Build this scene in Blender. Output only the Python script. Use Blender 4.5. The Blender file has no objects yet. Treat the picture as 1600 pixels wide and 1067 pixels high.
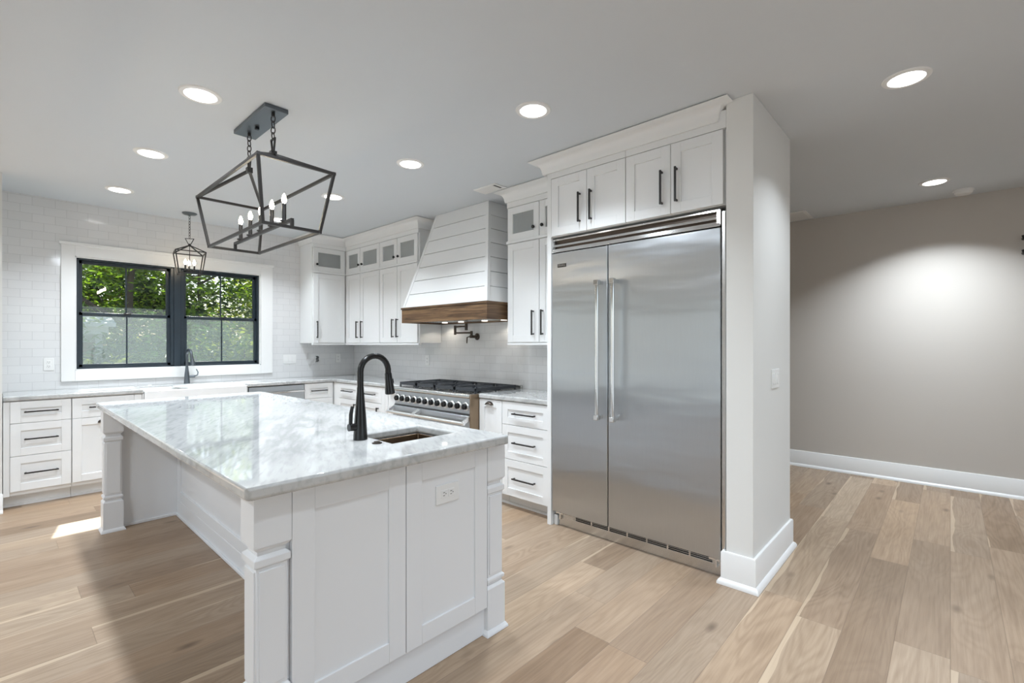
import bpy, bmesh, math, random
from mathutils import Vector, Matrix
from math import pi, sin, cos
random.seed(7)
S = bpy.context.scene
COL = S.collection
D = bpy.data

# ------------------------------------------------------------------ camera, sky, sun, exposure
CEIL = 2.743
cam = D.cameras.new('camera'); cam.sensor_width = 36; cam.sensor_fit = 'HORIZONTAL'
cam.lens = 744 / 1600 * 36; cam.shift_y = 4.5 / 1600; cam.clip_start = .05; cam.clip_end = 200
co = D.objects.new('camera', cam); COL.objects.link(co)
co.location = (0, 0, 1.36); co.rotation_euler = (pi / 2, 0, math.atan(685 / 744)); S.camera = co

W = D.worlds.new('sky'); S.world = W; W.use_nodes = True
wn = W.node_tree.nodes; wl = W.node_tree.links; wn.clear()
sk = wn.new('ShaderNodeTexSky'); sk.sky_type = 'NISHITA'; sk.sun_disc = False
SUN_EL, SUN_AZ = math.radians(50.5), math.atan2(.185, -1.0)
sk.sun_elevation = SUN_EL; sk.sun_rotation = math.radians(-80); sk.air_density = 1.0; sk.dust_density = 2.0
bg = wn.new('ShaderNodeBackground'); bg.inputs[1].default_value = .16
wo = wn.new('ShaderNodeOutputWorld'); wl.new(sk.outputs[0], bg.inputs[0]); wl.new(bg.outputs[0], wo.inputs[0])

sun = D.lights.new('sun', 'SUN'); sun.energy = 9.5; sun.angle = math.radians(.6); sun.color = (1, .96, .9)
so = D.objects.new('sun', sun); COL.objects.link(so); so.location = (-14, 2, 14)
to_sun = Vector((cos(SUN_EL) * cos(SUN_AZ), cos(SUN_EL) * sin(SUN_AZ), sin(SUN_EL)))
so.rotation_euler = to_sun.to_track_quat('Z', 'Y').to_euler()

DOWNLIGHT_W = 6.6
S.view_settings.view_transform = 'Standard'; S.view_settings.look = 'None'
S.view_settings.gamma = 1; S.view_settings.exposure = 0.5
S.view_settings.use_curve_mapping = False
S.cycles.use_denoising = True
S.cycles.max_bounces = 12; S.cycles.diffuse_bounces = 6; S.cycles.glossy_bounces = 5; S.cycles.transparent_max_bounces = 16
S.cycles.sample_clamp_indirect = 6


def daylight_panel(name, loc, rot, sx, sy, power, col=(.84, .93, 1)):
    """area lamp standing in for daylight at an unseen opening"""
    l = D.lights.new(name, 'AREA'); l.shape = 'RECTANGLE'; l.size = sx; l.size_y = sy; l.energy = power; l.color = col
    o = D.objects.new(name, l); COL.objects.link(o); o.location = loc; o.rotation_euler = rot
    return o


daylight_panel('front_fill', (.5, -4.62, 1.15), (pi / 2, 0, 0), 4.0, 2.1, 24)  # unseen lamp added behind the camera to brighten the room
daylight_panel('right_fill', (3.04, 1.8, 1.3), (0, pi / 2, 0), 2.0, 3.0, 16)  # unseen lamp added off to the right as fill light
daylight_panel('dining_daylight', (-6.3, -2.1, 1.2), (0, -pi / 2, 0), 2.0, 2.6, 12)


def down_lamp(name, k=1.0, spread=118):
    l = D.lights.new(name, 'AREA'); l.shape = 'DISK'; l.size = .14; l.energy = DOWNLIGHT_W * k; l.color = (.84, .92, 1); l.spread = math.radians(spread)
    o = D.objects.new(name, l); COL.objects.link(o); return o


for nm, k, spots in (('kitchen_fill', 2.6, ((-1.81, .765),)), ('island_fill', .8, ((-.57, .765),)), ('corner_fill', 1.6, ((.67, 2.15),)), ('living_fill', 2.2, ((1.7, 1.3), (1.7, -1.0))), ('dining_fill', 2.5, ((-2.3, -1.3), (-3.9, -1.3), (-1.4, -2.6)))):  # unseen ceiling lamps without fixtures, added outside the frame as fill
    for x, y in spots: down_lamp(nm, k, 162 if nm == 'dining_fill' else 174 if nm == 'kitchen_fill' else 118).location = (x, y, CEIL - .013)


# ------------------------------------------------------------------ materials
def new_mat(name):
    m = D.materials.new(name); m.use_nodes = True
    nt = m.node_tree; nt.nodes.clear()
    out = nt.nodes.new('ShaderNodeOutputMaterial')
    return m, nt, out


def N(nt, t, **kw):
    n = nt.nodes.new(t)
    for k, v in kw.items():
        setattr(n, k, v)
    return n


def lk(nt, a, b):
    nt.links.new(a, b)


def val(nt, op, a, b=None, c=None):
    n = N(nt, 'ShaderNodeMath', operation=op)
    for i, x in enumerate((a, b, c)):
        if x is None: continue
        if isinstance(x, (int, float)): n.inputs[i].default_value = x
        else: lk(nt, x, n.inputs[i])
    return n.outputs[0]


def mixc(nt, f, a, b, mode='MIX'):
    n = N(nt, 'ShaderNodeMix', data_type='RGBA', blend_type=mode)
    for i, x in ((0, f), (6, a), (7, b)):
        if isinstance(x, (int, float)): n.inputs[i].default_value = x
        elif isinstance(x, tuple): n.inputs[i].default_value = (*x[:3], 1)
        else: lk(nt, x, n.inputs[i])
    return n.outputs[2]


def ramp(nt, f, stops, interp='LINEAR'):
    n = N(nt, 'ShaderNodeValToRGB'); n.color_ramp.interpolation = interp
    e = n.color_ramp.elements
    while len(e) < len(stops): e.new(.5)
    for i, (p, c) in enumerate(stops):
        e[i].position = p; e[i].color = (*c, 1) if isinstance(c, tuple) else (c, c, c, 1)
    lk(nt, f, n.inputs[0])
    return n.outputs[0]


def noise(nt, vec, scale, detail=3, rough=.5, dist=0):
    n = N(nt, 'ShaderNodeTexNoise'); n.inputs['Scale'].default_value = scale; n.inputs['Detail'].default_value = detail
    n.inputs['Roughness'].default_value = rough; n.inputs['Distortion'].default_value = dist
    if vec is not None: lk(nt, vec, n.inputs['Vector'])
    return n.outputs[0]


def mapping(nt, vec, scale=(1, 1, 1), rot=(0, 0, 0), loc=(0, 0, 0)):
    n = N(nt, 'ShaderNodeMapping'); n.inputs['Scale'].default_value = scale; n.inputs['Rotation'].default_value = rot
    n.inputs['Location'].default_value = loc
    lk(nt, vec, n.inputs['Vector']); return n.outputs[0]


def pos(nt):
    return N(nt, 'ShaderNodeNewGeometry').outputs['Position']


def bsdf(nt, out, col=(.8, .8, .8), rough=.5, metal=0, spec=.5):
    b = N(nt, 'ShaderNodeBsdfPrincipled')
    if isinstance(col, tuple): b.inputs['Base Color'].default_value = (*col, 1)
    else: lk(nt, col, b.inputs['Base Color'])
    if isinstance(rough, (int, float)): b.inputs['Roughness'].default_value = rough
    else: lk(nt, rough, b.inputs['Roughness'])
    b.inputs['Metallic'].default_value = metal
    b.inputs['Specular IOR Level'].default_value = spec
    lk(nt, b.outputs[0], out.inputs[0])
    return b


def bump(nt, b, h, strength=.1, dist=.01):
    n = N(nt, 'ShaderNodeBump'); n.inputs['Strength'].default_value = strength; n.inputs['Distance'].default_value = dist
    lk(nt, h, n.inputs['Height']); lk(nt, n.outputs[0], b.inputs['Normal'])


def paint(name, col, rough=.5, var=.03, scale=6, bmp=0.0, spec=.5):
    m, nt, out = new_mat(name)
    p = pos(nt)
    f = noise(nt, p, scale, 3)
    c = mixc(nt, f, tuple(x * (1 - var) for x in col), tuple(min(1, x * (1 + var)) for x in col))
    b = bsdf(nt, out, c, rough, 0, spec)
    if bmp:
        bump(nt, b, noise(nt, p, 260, 2), bmp, .002)
    return m


def metal(name, col, rough=.3, var=.06, aniso=0.0, scale=(40, 40, 1), wob=0.0, met=1.0):
    m, nt, out = new_mat(name)
    p = pos(nt)
    f = noise(nt, mapping(nt, p, scale), 6, 4)
    c = mixc(nt, f, tuple(x * (1 - var) for x in col), tuple(min(1, x * (1 + var)) for x in col))
    b = bsdf(nt, out, c, rough, met)
    if aniso:
        b.inputs['Anisotropic'].default_value = aniso; b.inputs['Anisotropic Rotation'].default_value = 0
        t = N(nt, 'ShaderNodeTangent', direction_type='RADIAL', axis='Z'); lk(nt, t.outputs[0], b.inputs['Tangent'])
    if wob:
        bump(nt, b, noise(nt, mapping(nt, p, (.45, .45, 2.0)), 2.6, 2), wob, .05)
    return m


def emit(name, col, strength):
    m, nt, out = new_mat(name)
    e = N(nt, 'ShaderNodeEmission'); e.inputs[0].default_value = (*col, 1); e.inputs[1].default_value = strength
    lk(nt, e.outputs[0], out.inputs[0]); return m


def glass(name, tint=(1, 1, 1), refl=1.0, satin=0.0):
    m, nt, out = new_mat(name)
    t = N(nt, 'ShaderNodeBsdfTransparent'); t.inputs[0].default_value = (*tint, 1)
    g = N(nt, 'ShaderNodeBsdfGlossy'); g.inputs['Roughness'].default_value = .01
    fr = N(nt, 'ShaderNodeFresnel')
    lk(nt, val(nt, 'SUBTRACT', 1.5, val(nt, 'MULTIPLY', N(nt, 'ShaderNodeNewGeometry').outputs['Backfacing'], 1.5 - 1 / 1.5)), fr.inputs[0])
    mx = N(nt, 'ShaderNodeMixShader')
    lk(nt, val(nt, 'MULTIPLY', fr.outputs[0], refl), mx.inputs[0]); lk(nt, t.outputs[0], mx.inputs[1]); lk(nt, g.outputs[0], mx.inputs[2])
    if satin:
        tr = N(nt, 'ShaderNodeBsdfTranslucent'); tr.inputs[0].default_value = (.9, .92, .92, 1)
        df = N(nt, 'ShaderNodeBsdfDiffuse'); df.inputs[0].default_value = (.95, .97, .97, 1)
        a = N(nt, 'ShaderNodeMixShader'); a.inputs[0].default_value = .5; lk(nt, df.outputs[0], a.inputs[1]); lk(nt, tr.outputs[0], a.inputs[2])
        b = N(nt, 'ShaderNodeMixShader'); b.inputs[0].default_value = satin; lk(nt, mx.outputs[0], b.inputs[1]); lk(nt, a.outputs[0], b.inputs[2]); mx = b
    lk(nt, mx.outputs[0], out.inputs[0]); return m


def tile_mat(name, along):
    """white subway tile in running bond with pale grey grout"""
    m, nt, out = new_mat(name)
    s = N(nt, 'ShaderNodeSeparateXYZ'); lk(nt, pos(nt), s.inputs[0])
    cxy = N(nt, 'ShaderNodeCombineXYZ')
    lk(nt, s.outputs[along], cxy.inputs[0])
    lk(nt, val(nt, 'ADD', s.outputs[2], -.93), cxy.inputs[1])
    br = N(nt, 'ShaderNodeTexBrick'); br.offset = .5; br.offset_frequency = 2
    lk(nt, cxy.outputs[0], br.inputs['Vector'])
    br.inputs['Scale'].default_value = 1; br.inputs['Mortar Size'].default_value = .0016; br.inputs['Mortar Smooth'].default_value = .15
    br.inputs['Brick Width'].default_value = .156; br.inputs['Row Height'].default_value = .0783; br.inputs['Bias'].default_value = 0
    br.inputs['Color1'].default_value = (.70, .70, .70, 1); br.inputs['Color2'].default_value = (.73, .73, .73, 1)
    br.inputs['Mortar'].default_value = (.58, .58, .58, 1)
    b = bsdf(nt, out, br.outputs[0], .09)
    h = val(nt, 'ADD', val(nt, 'MULTIPLY', br.outputs[1], -1), val(nt, 'MULTIPLY', noise(nt, pos(nt), 14, 1), .35))
    bump(nt, b, h, .35, .0025)
    return m


def wood_floor():
    m, nt, out = new_mat('oak plank floor')
    s = N(nt, 'ShaderNodeSeparateXYZ'); lk(nt, pos(nt), s.inputs[0])
    x, y = s.outputs[0], s.outputs[1]
    PW, PL = .19, 1.55
    xr = val(nt, 'DIVIDE', x, PW); row = val(nt, 'FLOOR', xr); fx = val(nt, 'FRACT', xr)
    w1 = N(nt, 'ShaderNodeTexWhiteNoise', noise_dimensions='1D'); lk(nt, row, w1.inputs['W'])
    yr = val(nt, 'ADD', val(nt, 'DIVIDE', y, PL), val(nt, 'MULTIPLY', w1.outputs[0], 7.3)); pid = val(nt, 'FLOOR', yr); fy = val(nt, 'FRACT', yr)
    idv = N(nt, 'ShaderNodeCombineXYZ'); lk(nt, row, idv.inputs[0]); lk(nt, pid, idv.inputs[1])
    w2 = N(nt, 'ShaderNodeTexWhiteNoise', noise_dimensions='3D'); lk(nt, idv.outputs[0], w2.inputs['Vector'])
    rnd = w2.outputs[0]
    hue = N(nt, 'ShaderNodeSeparateXYZ'); lk(nt, w2.outputs[1], hue.inputs[0])
    r2, r3 = hue.outputs[1], hue.outputs[2]
    sh = N(nt, 'ShaderNodeCombineXYZ')
    lk(nt, val(nt, 'ADD', x, val(nt, 'MULTIPLY', rnd, 37.0)), sh.inputs[0]); lk(nt, val(nt, 'ADD', y, val(nt, 'MULTIPLY', rnd, 19.0)), sh.inputs[1])
    lk(nt, val(nt, 'MULTIPLY', rnd, 11.0), sh.inputs[2])
    P = sh.outputs[0]
    # fine pores, broad figure, cathedral contour lines
    g1 = noise(nt, mapping(nt, P, (95, 3.0, 1)), 1, 5, .6, .4)
    g2 = noise(nt, mapping(nt, P, (9, 1.2, 1)), 1, 4, .55, 1.0)
    fig = noise(nt, mapping(nt, P, (4.2, .75, 1)), 1, 2.5, .45, .5)
    con = val(nt, 'MULTIPLY_ADD', val(nt, 'SINE', val(nt, 'MULTIPLY', fig, 120.0)), .5, .5)
    con = val(nt, 'MULTIPLY', val(nt, 'POWER', con, 1.6), val(nt, 'MULTIPLY_ADD', r2, .55, .35))
    base = ramp(nt, rnd, [(0, (.285, .208, .142)), (.2, (.42, .325, .238)), (.42, (.49, .385, .282)), (.62, (.35, .263, .190)), (.82, (.45, .358, .268)), (1, (.54, .435, .325))])
    base = mixc(nt, val(nt, 'MULTIPLY', r3, .55), base, mixc(nt, 1.0, base, (1.06, .93, .80), 'MULTIPLY'))
    c = mixc(nt, g2, base, mixc(nt, 1.0, base, (.66, .61, .56), 'MULTIPLY'))
    c = mixc(nt, val(nt, 'MULTIPLY', con, .34), c, mixc(nt, 1.0, c, (.50, .43, .38), 'MULTIPLY'))
    c = mixc(nt, val(nt, 'MULTIPLY', ramp(nt, g1, [(.42, 0.0), (.70, 1.0)]), .36), c, mixc(nt, 1.0, c, (.50, .44, .40), 'MULTIPLY'))
    # pale sapwood along some plank edges
    sw = val(nt, 'MULTIPLY_ADD', noise(nt, mapping(nt, P, (1, 1.3, 1)), 1, 2), .62, -.24)
    sw = val(nt, 'MULTIPLY', sw, val(nt, 'GREATER_THAN', r2, .42))
    sap = val(nt, 'MULTIPLY', val(nt, 'LESS_THAN', fx, sw), .62)
    c = mixc(nt, sap, c, (.58, .455, .325))
    vor = N(nt, 'ShaderNodeTexVoronoi'); vor.inputs['Scale'].default_value = 1; lk(nt, mapping(nt, P, (4.6, 1.9, 1)), vor.inputs['Vector'])
    kn = ramp(nt, val(nt, 'ADD', vor.outputs['Distance'], val(nt, 'MULTIPLY', g1, .05)), [(.05, 1.0), (.16, 0.0)])
    c = mixc(nt, val(nt, 'MULTIPLY', kn, .85), c, (.10, .065, .042))
    ex = val(nt, 'MINIMUM', fx, val(nt, 'SUBTRACT', 1, fx)); ey = val(nt, 'MINIMUM', fy, val(nt, 'SUBTRACT', 1, fy))
    seam = val(nt, 'MINIMUM', val(nt, 'MULTIPLY', ex, PW), val(nt, 'MULTIPLY', ey, PL))
    sm = ramp(nt, val(nt, 'MULTIPLY', seam, 100), [(.06, 1.0), (.22, 0.0)])
    c = mixc(nt, val(nt, 'MULTIPLY', sm, .55), c, (.16, .11, .075))
    b = bsdf(nt, out, c, val(nt, 'ADD', .34, val(nt, 'MULTIPLY', g1, .14)), 0, .4)
    bump(nt, b, val(nt, 'SUBTRACT', val(nt, 'MULTIPLY', g1, .2), sm), .25, .002)
    return m


def marble():
    m, nt, out = new_mat('white marble with grey veins')
    p = pos(nt)
    q = mapping(nt, p, (1, 1, 1), (.15, .2, .50))
    n1 = noise(nt, mapping(nt, q, (.7, 9, 8)), 1, 4, .5, .3)
    n2 = noise(nt, mapping(nt, q, (4.5, 48, 36)), 1, 3, .5, .35)
    n3 = noise(nt, mapping(nt, q, (.9, 2.4, 1.5)), 1, 3, .5, .3)
    v1 = ramp(nt, n1, [(.44, 0.0), (.54, 1.0), (.68, 0.0)])
    v2 = ramp(nt, n2, [(.49, 0.0), (.66, 1.0)])
    msk = ramp(nt, n3, [(.40, 0.0), (.62, 1.0)])
    c = mixc(nt, n3, (.58, .585, .575), (.51, .518, .515))
    c = mixc(nt, val(nt, 'MULTIPLY', val(nt, 'MULTIPLY', v1, msk), .55), c, (.20, .21, .212))
    c = mixc(nt, val(nt, 'MULTIPLY', v2, .40), c, (.31, .32, .32))
    bsdf(nt, out, c, .045, 0, 1.0)
    return m


def stained_wood():
    m, nt, out = new_mat('stained pine')
    p = pos(nt)
    g = noise(nt, mapping(nt, p, (2, 2, 34)), 1, 5, .6, 1.0)
    v = N(nt, 'ShaderNodeTexVoronoi'); v.inputs['Scale'].default_value = 1; lk(nt, mapping(nt, p, (3.2, 3.2, 7)), v.inputs['Vector'])
    k = ramp(nt, v.outputs['Distance'], [(.06, 1.0), (.2, 0.0)])
    c = ramp(nt, g, [(.33, (.045, .022, .010)), (.5, (.125, .068, .032)), (.66, (.22, .13, .063))])
    c = mixc(nt, k, c, (.05, .024, .012))
    b = bsdf(nt, out, c, .45); bump(nt, b, g, .2, .003)
    return m


def screen_mat():
    m, nt, out = new_mat('insect screen mesh')
    t = N(nt, 'ShaderNodeBsdfTransparent')
    d = N(nt, 'ShaderNodeBsdfDiffuse'); d.inputs[0].default_value = (.29, .335, .345, 1)
    tr = N(nt, 'ShaderNodeBsdfTranslucent'); tr.inputs[0].default_value = (.29, .335, .345, 1)
    a = N(nt, 'ShaderNodeMixShader'); a.inputs[0].default_value = .6; lk(nt, d.outputs[0], a.inputs[1]); lk(nt, tr.outputs[0], a.inputs[2])
    mx = N(nt, 'ShaderNodeMixShader')
    lk(nt, val(nt, 'ADD', .20, val(nt, 'MULTIPLY', noise(nt, pos(nt), 900, 1), .1)), mx.inputs[0])
    lk(nt, t.outputs[0], mx.inputs[1]); lk(nt, a.outputs[0], mx.inputs[2]); lk(nt, mx.outputs[0], out.inputs[0])
    return m


def leaf_mat(name, a, b_):
    m, nt, out = new_mat(name)
    c = mixc(nt, noise(nt, pos(nt), 2.3, 3), a, b_)
    d = N(nt, 'ShaderNodeBsdfPrincipled'); lk(nt, c, d.inputs['Base Color']); d.inputs['Roughness'].default_value = .35
    t = N(nt, 'ShaderNodeBsdfTranslucent'); lk(nt, mixc(nt, 1.0, c, (1.0, 1.05, .45), 'MULTIPLY'), t.inputs[0])
    mx = N(nt, 'ShaderNodeMixShader'); mx.inputs[0].default_value = .5
    lk(nt, d.outputs[0], mx.inputs[1]); lk(nt, t.outputs[0], mx.inputs[2]); lk(nt, mx.outputs[0], out.inputs[0])
    return m


M = dict(
    cab=paint('white cabinet paint', (.80, .81, .81), .38, .015, 3),
    island=paint('pale grey white island paint', (.80, .81, .825), .40, .015, 3),
    wall=paint('off white wall paint', (.76, .76, .74), .6, .015, 2, .06),
    beige=paint('warm beige wall paint', (.57, .535, .49), .6, .015, 2, .06),
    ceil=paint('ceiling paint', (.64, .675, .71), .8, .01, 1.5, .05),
    trim=paint('white trim paint', (.83, .83, .82), .35, .01, 3),
    tileY=tile_mat('white subway tile on window wall', 1), tileX=tile_mat('white subway tile on range wall', 0),
    floor=wood_floor(), marble=marble(), pine=stained_wood(),
    black=paint('black bronze metal', (.018, .016, .015), .35, .2, 40, 0, .5),
    matte=paint('matte black', (.0035, .0035, .004), .26, .2, 30),
    iron=paint('cast iron', (.028, .031, .036), .55, .25, 60, .2),
    lant=paint('dark bronze lantern metal', (.020, .018, .017), .42, .3, 30),
    plate=metal('satin dark ceiling plate', (.16, .18, .20), .35),
    navy=paint('dark slate window paint', (.017, .028, .038), .33, .12, 10),
    steel=metal('brushed stainless steel', (.53, .555, .58), .33, .04, .90, (60, 60, 1.5), .16),
    steel2=metal('satin stainless steel', (.62, .62, .61), .25, .05, .3),
    dark_steel=paint('dark recess', (.03, .028, .026), .5),
    bright=metal('satin bright steel', (.86, .86, .85), .34, .02),
    chrome=metal('polished chrome', (.80, .80, .79), .10, .02),
    bronze=metal('brown bronze patina', (.085, .07, .06), .36),
    sinkm=metal('stainless with brown reflection tint', (.30, .225, .155), .38, .10),  # brown reflection in the basin put into the steel's base colour
    porc=paint('white fireclay', (.85, .85, .845), .10, .01, 3),
    board=paint('white plastic', (.80, .83, .84), .30, .01, 3),
    plastic=paint('white plastic plate', (.82, .82, .81), .35, .01, 5),
    slot=paint('dark slot', (.05, .05, .05), .6),
    glass=glass('clear window glass', (.97, 1, .99)), cglass=glass('cabinet glass', (.95, .97, .97), 1.0, .34),
    screen=screen_mat(),
    lens=emit('lamp lens', (1, .98, .96), 5), bulb=emit('candle bulb glow', (1, .84, .62), 40),
    hood_led=emit('hood lamp', (1, .93, .82), 2.5),
    leaf1=leaf_mat('bright green leaves', (.085, .19, .028), (.29, .41, .05)),
    leaf2=leaf_mat('deep green leaves', (.022, .065, .018), (.08, .165, .036)),
    leaf3=leaf_mat('yellow green leaves', (.24, .34, .04), (.55, .58, .08)),
    bark=paint('grey brown bark', (.11, .085, .07), .9, .4, 14, .5),
    ground=paint('leaf litter ground', (.16, .15, .09), .95, .4, 5),
    siding=paint('white siding', (.72, .74, .76), .6, .04, 8), brick=paint('red brick', (.32, .15, .11), .8, .2, 20),
)


# ------------------------------------------------------------------ mesh helpers
def ident(a, d, z): return (a, d, z)
def face_negY(y0): return lambda a, d, z: (a, y0 - d, z)     # a = world X, d = towards the room (-Y)
def face_posX(x0): return lambda a, d, z: (x0 + d, a, z)     # a = world Y, d = towards the room (+X)
def face_posY(y0): return lambda a, d, z: (a, y0 + d, z)


class MB:
    def __init__(self, T=ident):
        self.bm = bmesh.new(); self.T = T

    def v(self, p): return self.bm.verts.new(self.T(*p))

    def box(self, a0, a1, d0, d1, z0, z1):
        v = [self.v(p) for p in ((a0, d0, z0), (a1, d0, z0), (a1, d1, z0), (a0, d1, z0), (a0, d0, z1), (a1, d0, z1), (a1, d1, z1), (a0, d1, z1))]
        for f in ((0, 3, 2, 1), (4, 5, 6, 7), (0, 1, 5, 4), (1, 2, 6, 5), (2, 3, 7, 6), (3, 0, 4, 7)): self.bm.faces.new([v[i] for i in f])
        return self

    def hexa(self, pts):
        """eight corners: four below, four above, same order"""
        v = [self.v(p) for p in pts]
        for f in ((0, 3, 2, 1), (4, 5, 6, 7), (0, 1, 5, 4), (1, 2, 6, 5), (2, 3, 7, 6), (3, 0, 4, 7)): self.bm.faces.new([v[i] for i in f])
        return self

    def frustum(self, r0, z0, r1, z1):
        (a, b, c, d), (e, f, g, h) = r0, r1
        return self.hexa([(a, c, z0), (b, c, z0), (b, d, z0), (a, d, z0), (e, g, z1), (f, g, z1), (f, h, z1), (e, h, z1)])

    def bar(self, p, q, r, sides=4, r2=None, roll=pi / 4):
        """straight bar of square or round section between two points"""
        p, q = Vector(p), Vector(q); r2 = r if r2 is None else r2
        ax = (q - p).normalized(); up = Vector((0, 0, 1)) if abs(ax.z) < .9 else Vector((1, 0, 0))
        u = ax.cross(up).normalized(); w = u.cross(ax)
        k = 2 ** .5 if sides == 4 else 1
        rings = []
        for c, rr in ((p, r), (q, r2)):
            rings.append([self.v(c + (u * cos(roll + 2 * pi * i / sides) + w * sin(roll + 2 * pi * i / sides)) * rr * k) for i in range(sides)])
        A, B = rings
        for i in range(sides): self.bm.faces.new((A[i], A[(i + 1) % sides], B[(i + 1) % sides], B[i]))
        self.bm.faces.new(A[::-1]); self.bm.faces.new(B)
        return self

    def tube(self, pts, rad, sides=14, closed=False):
        pts = [Vector(p) for p in pts]; n = len(pts)
        if isinstance(rad, (int, float)): rad = [rad] * n
        rings = []; prev = None
        for i in range(n):
            if closed: t = pts[(i + 1) % n] - pts[i - 1]
            else: t = pts[min(i + 1, n - 1)] - pts[max(i - 1, 0)]
            t.normalize()
            if prev is None:
                up = Vector((0, 0, 1)) if abs(t.z) < .9 else Vector((1, 0, 0)); u = t.cross(up).normalized()
            else:
                u = (prev - t * prev.dot(t)).normalized()
            prev = u; w = t.cross(u)
            rings.append([self.v(pts[i] + (u * cos(2 * pi * k / sides) + w * sin(2 * pi * k / sides)) * rad[i]) for k in range(sides)])
        m = n if closed else n - 1
        for i in range(m):
            A, B = rings[i], rings[(i + 1) % n]
            for k in range(sides): self.bm.faces.new((A[k], A[(k + 1) % sides], B[(k + 1) % sides], B[k]))
        if not closed:
            self.bm.faces.new(rings[0][::-1]); self.bm.faces.new(rings[-1])
        return self

    def lathe(self, c, prof, sides=28, axis='z'):
        """prof: list of (radius, height along the axis)"""
        rings = []
        for r, h in prof:
            ring = []
            for k in range(sides):
                a = 2 * pi * k / sides; x, y = max(r, 1e-5) * cos(a), max(r, 1e-5) * sin(a)
                q = {'z': (x, y, h), 'x': (h, x, y), 'y': (x, h, y)}[axis]
                ring.append(self.v((c[0] + q[0], c[1] + q[1], c[2] + q[2])))
            rings.append(ring)
        for A, B in zip(rings, rings[1:]):
            for k in range(sides): self.bm.faces.new((A[k], A[(k + 1) % sides], B[(k + 1) % sides], B[k]))
        self.bm.faces.new(rings[0][::-1]); self.bm.faces.new(rings[-1])
        return self

    def prism(self, poly, z0, z1):
        lo = [self.v((x, y, z0)) for x, y in poly]; hi = [self.v((x, y, z1)) for x, y in poly]
        n = len(poly)
        self.bm.faces.new(lo[::-1]); self.bm.faces.new(hi)
        for i in range(n): self.bm.faces.new((lo[i], lo[(i + 1) % n], hi[(i + 1) % n], hi[i]))
        return self

    def ring(self, o, i, z0, z1):
        """rectangular slab with a rectangular hole: (x0, x1, y0, y1)"""
        def q(r, z): return [self.v(p) for p in ((r[0], r[2], z), (r[1], r[2], z), (r[1], r[3], z), (r[0], r[3], z))]
        ol, oh, il, ih = q(o, z0), q(o, z1), q(i, z0), q(i, z1)
        for k in range(4):
            j = (k + 1) % 4
            self.bm.faces.new((oh[k], oh[j], ih[j], ih[k])); self.bm.faces.new((ol[j], ol[k], il[k], il[j]))
            self.bm.faces.new((ol[k], ol[j], oh[j], oh[k])); self.bm.faces.new((il[j], il[k], ih[k], ih[j]))
        return self

    def sweep(self, path, prof):
        """prof: closed (outward, z) loop swept along an open XY path; outward lies to the right of travel"""
        n = len(path); P = [Vector(p) for p in path]; rings = []
        for i in range(n):
            ds = []
            if i > 0: ds.append((P[i] - P[i - 1]).normalized())
            if i < n - 1: ds.append((P[i + 1] - P[i]).normalized())
            ns = [Vector((d.y, -d.x)) for d in ds]
            if len(ns) == 2:
                mdir = (ns[0] + ns[1]).normalized(); mdir = mdir / max(.2, mdir.dot(ns[0]))
            else: mdir = ns[0]
            rings.append([self.v((P[i].x + mdir.x * o, P[i].y + mdir.y * o, z)) for o, z in prof])
        k = len(prof)
        for A, B in zip(rings, rings[1:]):
            for j in range(k): self.bm.faces.new((A[j], A[(j + 1) % k], B[(j + 1) % k], B[j]))
        self.bm.faces.new(rings[0][::-1]); self.bm.faces.new(rings[-1])
        return self


def world_of(o):
    p = Vector((0, 0, 0))
    while o is not None:
        p += o.location; o = o.parent
    return p


def build(name, mb, mat, parent=None, bevel=0.0, smooth=True, seg=2, origin=None):
    bm = mb.bm
    bmesh.ops.recalc_face_normals(bm, faces=bm.faces[:])
    off = world_of(parent) if parent is not None else (Vector(origin) if origin is not None else Vector((0, 0, 0)))
    if off.length: bmesh.ops.translate(bm, verts=bm.verts[:], vec=-off)
    me = D.meshes.new(name); bm.to_mesh(me); bm.free()
    me.materials.append(mat)
    if smooth:
        me.shade_smooth()
        me.set_sharp_from_angle(angle=math.radians(35))
    o = D.objects.new(name, me); COL.objects.link(o)
    if parent is not None: o.parent = parent
    elif origin is not None: o.location = origin
    if bevel:
        b = o.modifiers.new('bevel', 'BEVEL'); b.width = bevel; b.segments = seg; b.limit_method = 'ANGLE'; b.angle_limit = math.radians(40)
    return o


def tag(o, label, cat, group=None):
    o['label'] = label; o['category'] = cat
    if group: o['group'] = group
    return o


def thing(name, label, cat, loc, group=None):
    o = D.objects.new(name, None); COL.objects.link(o); o.location = loc; o.empty_display_size = .1
    return tag(o, label, cat, group)


def struct(name, mb, mat, bevel=0.0, parent=None):
    o = build(name, mb, mat, parent, bevel)
    if parent is None: o['kind'] = 'structure'
    return o


def dup(root, loc, label, group=None):
    r = root.copy(); COL.objects.link(r); r.location = loc; r['label'] = label
    if group: r['group'] = group
    for ch in list(root.children):
        c = ch.copy(); COL.objects.link(c); c.parent = r
        for g in list(ch.children):
            d = g.copy(); COL.objects.link(d); d.parent = c
    return r


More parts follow.
